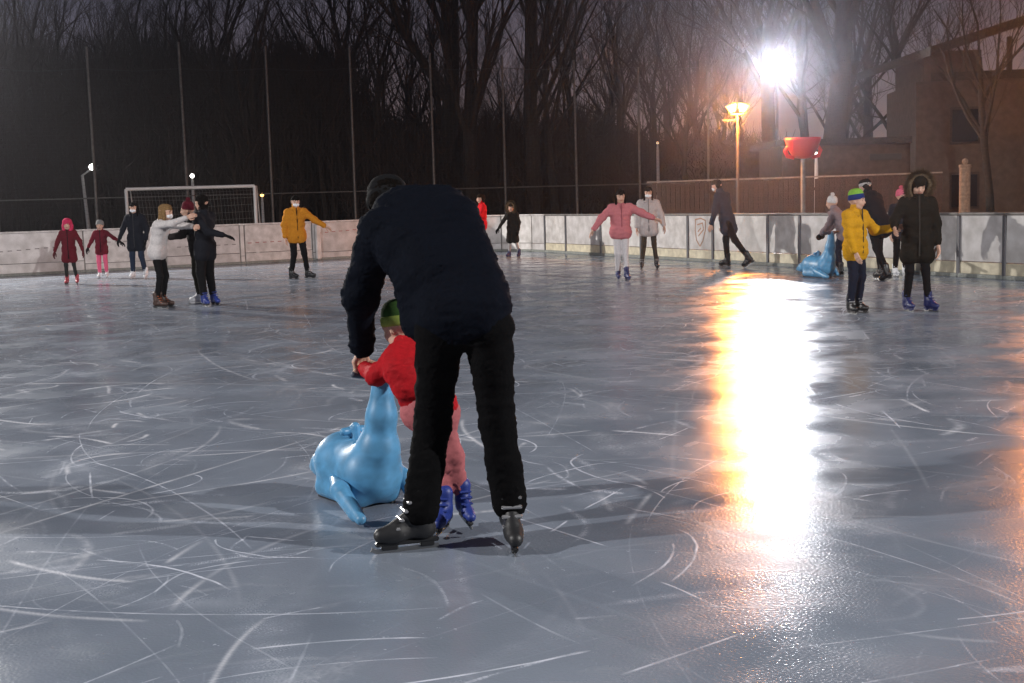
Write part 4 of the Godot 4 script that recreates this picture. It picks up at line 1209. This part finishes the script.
	# ---- pink and white girls
	person({"quilt": 0.085, "zip": cloth(0.3, 0.08, 0.1), "at": Vector3(2.1, 0, -23.55), "yaw": 6, "label": "girl in pink puffer jacket and white trousers with arms spread", "s": 0.945, "coat": 0.06, "puff": 1.14, "jacket": cloth(0.52, 0.17, 0.19), "trousers": cloth(0.6, 0.57, 0.58), "bag": 0.95, "skates": [navy_boot, navy_boot, navy_boot],
		"j": {"sl": Vector3(0.18, 1.44, 0), "el": Vector3(0.42, 1.32, 0.02), "wl": Vector3(0.64, 1.22, 0.05), "er": Vector3(-0.38, 1.24, 0.0), "wr": Vector3(-0.54, 1.04, 0.04), "kl": Vector3(0.07, 0.53, 0.06), "al": Vector3(0.08, 0.14, 0.12), "kr": Vector3(-0.08, 0.53, 0.05), "ar": Vector3(-0.05, 0.14, -0.1)},
		"wear": [["hair", "hair_long", dark_hair], ["hood", "hood_down", cloth(0.52, 0.17, 0.19)]]})
	person({"zip": cloth(0.2, 0.18, 0.18), "at": Vector3(3.0, 0, -26.9), "yaw": -4, "label": "girl in pale grey hooded coat and olive trousers with long dark hair", "s": 0.985, "coat": 0.16, "puff": 1.06, "jacket": cloth(0.48, 0.43, 0.42), "trousers": cloth(0.05, 0.04, 0.03), "bag": 0.85, "skates": blk,
		"j": {"el": Vector3(0.27, 1.18, 0.0), "wl": Vector3(0.32, 0.96, 0.08), "kl": Vector3(0.11, 0.54, 0.04), "al": Vector3(0.16, 0.14, 0.0), "kr": Vector3(-0.11, 0.54, 0.03), "ar": Vector3(-0.16, 0.14, -0.02)},
		"wear": [["hair", "hair_long", brown], ["hood", "hood_down", cloth(0.48, 0.43, 0.42)], ["face_mask", "mask", white_mask]]})
	# ---- man striding
	person({"at": Vector3(4.66, 0, -26.8), "yaw": -128, "label": "man in blue-grey coat gliding with one leg stretched behind", "s": 1.08, "coat": 0.22, "jacket": cloth(0.03, 0.036, 0.055), "trousers": black_cloth, "skates": blk,
		"j": {"hip": Vector3(0, 0.96, 0), "nb": Vector3(0, 1.45, 0.12), "hd": Vector3(0, 1.6, 0.22), "sl": Vector3(0.18, 1.4, 0.1), "sr": Vector3(-0.18, 1.4, 0.1), "el": Vector3(0.25, 1.12, 0.12), "er": Vector3(-0.25, 1.12, 0.12), "wl": Vector3(0.26, 0.88, 0.2), "wr": Vector3(-0.27, 0.88, 0.22), "kr": Vector3(-0.12, 0.54, 0.09), "ar": Vector3(-0.12, 0.14, 0.06), "kl": Vector3(0.16, 0.54, -0.26), "al": Vector3(0.22, 0.2, -0.58)}, "look": Vector3(0.2, -0.25, 1), "foot_l": Vector3(0.2, -0.55, 0.9), "foot_r": Vector3(0, 0, 1),
		"wear": [["hair", "hair_short", hair(0.05, 0.04, 0.032)], ["face_mask", "mask", white_mask]]})
	# ---- right group
	person({"quilt": 0.1, "at": Vector3(6.1, 0, -23.2), "yaw": -120, "label": "child in lilac-grey jacket and white hat leaning on a blue skating aid", "s": 0.85, "hs": 0.93, "coat": 0.1, "puff": 1.1, "jacket": cloth(0.24, 0.18, 0.19), "trousers": cloth(0.014, 0.016, 0.03), "skates": blk,
		"j": {"hip": Vector3(0, 0.96, -0.12), "hl": Vector3(0.09, 0.93, -0.12), "hr": Vector3(-0.09, 0.93, -0.12), "nb": Vector3(0, 1.42, 0.08), "hd": Vector3(0, 1.56, 0.15), "sl": Vector3(0.17, 1.36, 0.07), "sr": Vector3(-0.17, 1.36, 0.07), "el": Vector3(0.24, 1.12, 0.14), "er": Vector3(-0.24, 1.12, 0.14), "wl": Vector3(0.14, 0.92, 0.33), "wr": Vector3(-0.14, 0.92, 0.33)}, "gloves": black_cloth,
		"wear": [["hood", "hood_down", cloth(0.24, 0.18, 0.19)], ["hat", "beanie", cloth(0.6, 0.57, 0.56), "pompom", "pompom", cloth(0.6, 0.57, 0.56)]]})
	person({"quilt": 0.12, "zip": cloth(0.03, 0.03, 0.03), "at": Vector3(4.38, 0, -15.85), "yaw": 38, "label": "boy in yellow jacket and blue-green hat holding a woman's hand", "cell": 0.015, "s": 0.865, "hs": 0.96, "coat": 0.1, "puff": 1.08, "jacket": cloth(0.6, 0.3, 0.012), "trousers": cloth(0.012, 0.016, 0.03), "bag": 1.02, "skates": [black_boot, M.rubber, grey_buckle],
		"j": {"sl": Vector3(0.17, 1.43, 0), "el": Vector3(0.33, 1.2, 0.1), "wl": Vector3(0.55, 1.22, 0.2), "er": Vector3(-0.2, 1.15, 0.05), "wr": Vector3(-0.2, 0.94, 0.14), "kl": Vector3(0.08, 0.54, 0.05), "al": Vector3(0.07, 0.14, 0.0), "kr": Vector3(-0.08, 0.54, 0.03), "ar": Vector3(-0.08, 0.14, -0.03)}, "look": Vector3(0.35, -0.05, 1), "foot_l": Vector3(-0.1, 0, 1), "foot_r": Vector3(-0.5, 0, 1),
		"wear": [["hood", "hood_down", cloth(0.55, 0.28, 0.012)], ["hat", "beanie", cloth(0.012, 0.035, 0.16), "hat_cuff", "cuff", cloth(0.012, 0.03, 0.14)], ["hat_top", "crown", cloth(0.2, 0.42, 0.05)]]})
	person({"zip": cloth(0.05, 0.045, 0.04), "at": Vector3(5.18, 0, -15.9), "yaw": -6, "label": "woman in dark parka with big fur-trimmed hood looking down", "cell": 0.015, "s": 0.965, "coat": 0.25, "puff": 1.02, "bag": 0.86, "jacket": cloth(0.014, 0.012, 0.009), "trousers": black_cloth, "skates": [navy_boot, navy_boot, navy_boot],
		"j": {"er": Vector3(-0.3, 1.2, 0.03), "wr": Vector3(-0.33, 1.12, 0.2), "el": Vector3(0.25, 1.16, -0.03), "wl": Vector3(0.26, 0.9, 0.03), "kl": Vector3(0.1, 0.54, 0.05), "al": Vector3(0.14, 0.14, 0.04), "kr": Vector3(-0.1, 0.54, 0.03), "ar": Vector3(-0.12, 0.14, -0.05)}, "look": Vector3(0.1, -0.4, 1), "foot_l": Vector3(0.5, 0, 1), "foot_r": Vector3(0.25, 0, 1), "hs": 1.05,
		"wear": [["hair", "hair_short", dark_hair], ["hood", "hood", cloth(0.014, 0.012, 0.009), "fur_trim", "ruff", fur]]})
	person({"at": Vector3(6.35, 0, -21.7), "yaw": -150, "label": "man in black jacket bending forward behind the boy in yellow", "s": 1.03, "coat": 0.14, "puff": 1.1, "jacket": cloth(0.01, 0.011, 0.015), "trousers": black_cloth, "skates": blk,
		"j": {"hip": Vector3(0, 0.97, -0.08), "nb": Vector3(0, 1.42, 0.16), "hd": Vector3(0, 1.56, 0.24), "sl": Vector3(0.19, 1.37, 0.14), "sr": Vector3(-0.19, 1.37, 0.14), "el": Vector3(0.25, 1.12, 0.2), "er": Vector3(-0.25, 1.12, 0.2), "wl": Vector3(0.2, 0.95, 0.36), "wr": Vector3(-0.2, 0.95, 0.36), "kl": Vector3(0.1, 0.54, -0.12), "al": Vector3(0.12, 0.16, -0.36)}, "foot_l": Vector3(0, -0.4, 1), "look": Vector3(0.2, -0.4, 1),
		"wear": [["hood", "hood_down", cloth(0.01, 0.011, 0.015)], ["hair", "hair_short", dark_hair], ["hat_band", "cuff", cloth(0.4, 0.4, 0.4)]]})
	person({"at": Vector3(7.0, 0, -22.4), "yaw": 10, "label": "child in pink hat and white skates half hidden behind the woman in the parka", "s": 0.86, "hs": 0.93, "jacket": cloth(0.03, 0.03, 0.04), "trousers": black_cloth, "skates": wht, "wear": [["hat", "beanie", cloth(0.62, 0.13, 0.2), "pompom", "pompom", cloth(0.62, 0.13, 0.2)]]})

func W2(o: Vector3, x: float, y: float, z: float) -> Vector3:
	return Vector3(x, y, z) - o

# ---------------------------------------------------------------- dolphin-shaped skating aids
func make_dolphins():
	# nose towards -z, tail rising at the back (+z) as the handle
	var bones := [[Vector3(0, 0.2, -0.2), Vector3(0, 0.18, 0.08), 0.155, 0.165], [Vector3(0, 0.2, -0.2), Vector3(0, 0.16, -0.42), 0.14, 0.07], [Vector3(0, 0.13, -0.42), Vector3(0, 0.12, -0.52), 0.05, 0.035],
		[Vector3(0, 0.2, 0.1), Vector3(0, 0.32, 0.17), 0.15, 0.105], [Vector3(0, 0.32, 0.17), Vector3(0, 0.5, 0.215), 0.1, 0.066], [Vector3(0, 0.5, 0.215), Vector3(0, 0.7, 0.235), 0.075, 0.05],
		[Vector3(-0.1, 0.06, -0.25), Vector3(-0.1, 0.06, 0.1), 0.05, 0.055], [Vector3(0.1, 0.06, -0.25), Vector3(0.1, 0.06, 0.1), 0.05, 0.055]]
	var body := blob(bones, 0.011, 0.06)
	var dorsal := blob([[Vector3(0, 0.32, -0.14), Vector3(0, 0.41, -0.06), 0.035, 0.02], [Vector3(0, 0.32, -0.05), Vector3(0, 0.41, -0.05), 0.03, 0.02], [Vector3(-0.06, 0.385, -0.08), Vector3(0.06, 0.385, -0.08), 0.022, 0.022]], 0.008, 0.02)
	var flips := []
	flips.append(blob([[Vector3(-0.11, 0.16, -0.12), Vector3(-0.2, 0.12, 0.1), 0.03, 0.044], [Vector3(-0.2, 0.12, 0.1), Vector3(-0.285, 0.04, 0.44), 0.046, 0.03], [Vector3(-0.2, 0.1, 0.08), Vector3(-0.265, 0.035, 0.36), 0.03, 0.028]], 0.009, 0.03))
	flips.append(blob([[Vector3(0.13, 0.24, 0.02), Vector3(0.17, 0.13, 0.14), 0.04, 0.044], [Vector3(0.17, 0.13, 0.14), Vector3(0.175, 0.05, 0.2), 0.044, 0.032]], 0.009, 0.03))
	var handle := blob([[Vector3(-0.16, 0.735, 0.22), Vector3(-0.05, 0.72, 0.235), 0.017, 0.024], [Vector3(-0.05, 0.72, 0.235), Vector3(0.05, 0.72, 0.235), 0.026, 0.026], [Vector3(0.05, 0.72, 0.235), Vector3(0.16, 0.735, 0.22), 0.024, 0.017]], 0.007, 0.02)
	var st := begin()
	for s in [-1.0, 1.0]:
		box(st, Vector3(0.1 * s, 0.009, -0.08), Vector3(0.03, 0.018, 0.44), 0.006)
	var runner := done(st)
	var grips := mat(0.06, 0.07, 0.1, 0.6)
	var labels := ["blue dolphin-shaped skating aid held by the child in red", "blue dolphin-shaped skating aid in front of the child in lilac-grey"]
	var places := [[Vector3(-0.8, 0, -6.42), 38.0, 0.97], [Vector3(5.66, 0, -22.75), 30.0, 1.12]]
	for i in 2:
		var t := thing("skating_aid", labels[i], "skating aid", places[i][0], deg_to_rad(places[i][1]), "dolphin-shaped skating aids")
		t.scale = Vector3.ONE * places[i][2]
		part("shell", body, M.dolphin, t)
		part("dorsal_fin", dorsal, M.dolphin, t)
		part("flipper", flips[0], M.dolphin, t)
		part("flipper", flips[1], M.dolphin, t)
		part("handle", handle, grips, t)
		part("runner", runner, M.rubber, t)

func _ready():
	rng.seed = 1
	make_camera()
	make_sky()
	make_materials()
	floodlight(Vector3(9.62, 5.97, -45.0), Vector3(1.5, 0, -14), 135.0, Color(0.88, 0.93, 1.0), "dazzling white floodlight above the red ball funnel", 0.38, false)
	floodlight(Vector3(-21.0, 8.5, -36.0), Vector3(0, 0, -20), 700.0, Color(1.0, 0.95, 0.89), "tall floodlight mast at the far side of the rink left of the goal", 0.34)
	floodlight(Vector3(17.0, 9.0, 0.0), Vector3(-6, 0, -27), 430.0, Color(1.0, 0.97, 0.95), "floodlight mast by the near right corner of the rink", 0.34)
	floodlight(Vector3(-17.0, 9.0, -1.0), Vector3(3, 0, -26), 380.0, Color(1.0, 0.97, 0.95), "floodlight mast by the near left corner of the rink", 0.34)
	sodium_lamp(Vector3(6.4, 3.94, -35.0), "orange twin-bowl street lamp on a pale pole beyond the barrier", 58.0)
	sodium_lamp(Vector3(10.8, 4.4, -24.5), "orange twin-bowl street lamp standing right behind the barrier", 22.0)
	make_ice()
	make_boards()
	make_fence()
	make_goal()
	make_background()
	make_trees()
	small_lamp(Vector3(-18.06, 3.52, -55.0), 0.14, Color(1.0, 0.97, 0.9), 9.0, "white park lamp on a leaning pale post beyond the barrier", true, Vector3(-0.45, 0, 0))
	small_lamp(Vector3(-13.73, 3.01, -55.0), 0.1, Color(1.0, 0.98, 0.92), 7.0, "small white park lamp shining above the goal crossbar")
	small_lamp(Vector3(-10.73, 2.1, -55.0), 0.085, Color(1.0, 0.55, 0.15), 5.0, "small orange park lamp just outside the goal post")
	small_lamp(Vector3(6.7, 3.9, -56.0), 0.06, Color(1.0, 0.6, 0.3), 2.5, "tiny amber lamp among the trees behind the street lamp")
	small_lamp(Vector3(10.3, 2.8, -42.0), 0.06, Color(1.0, 0.95, 0.95), 5.0, "tiny white lamp between the red ball funnel and the shed")
	print("setting ", Time.get_ticks_msec())
	make_people()
	print("people ", Time.get_ticks_msec())
	make_dolphins()
	print("done ", Time.get_ticks_msec())
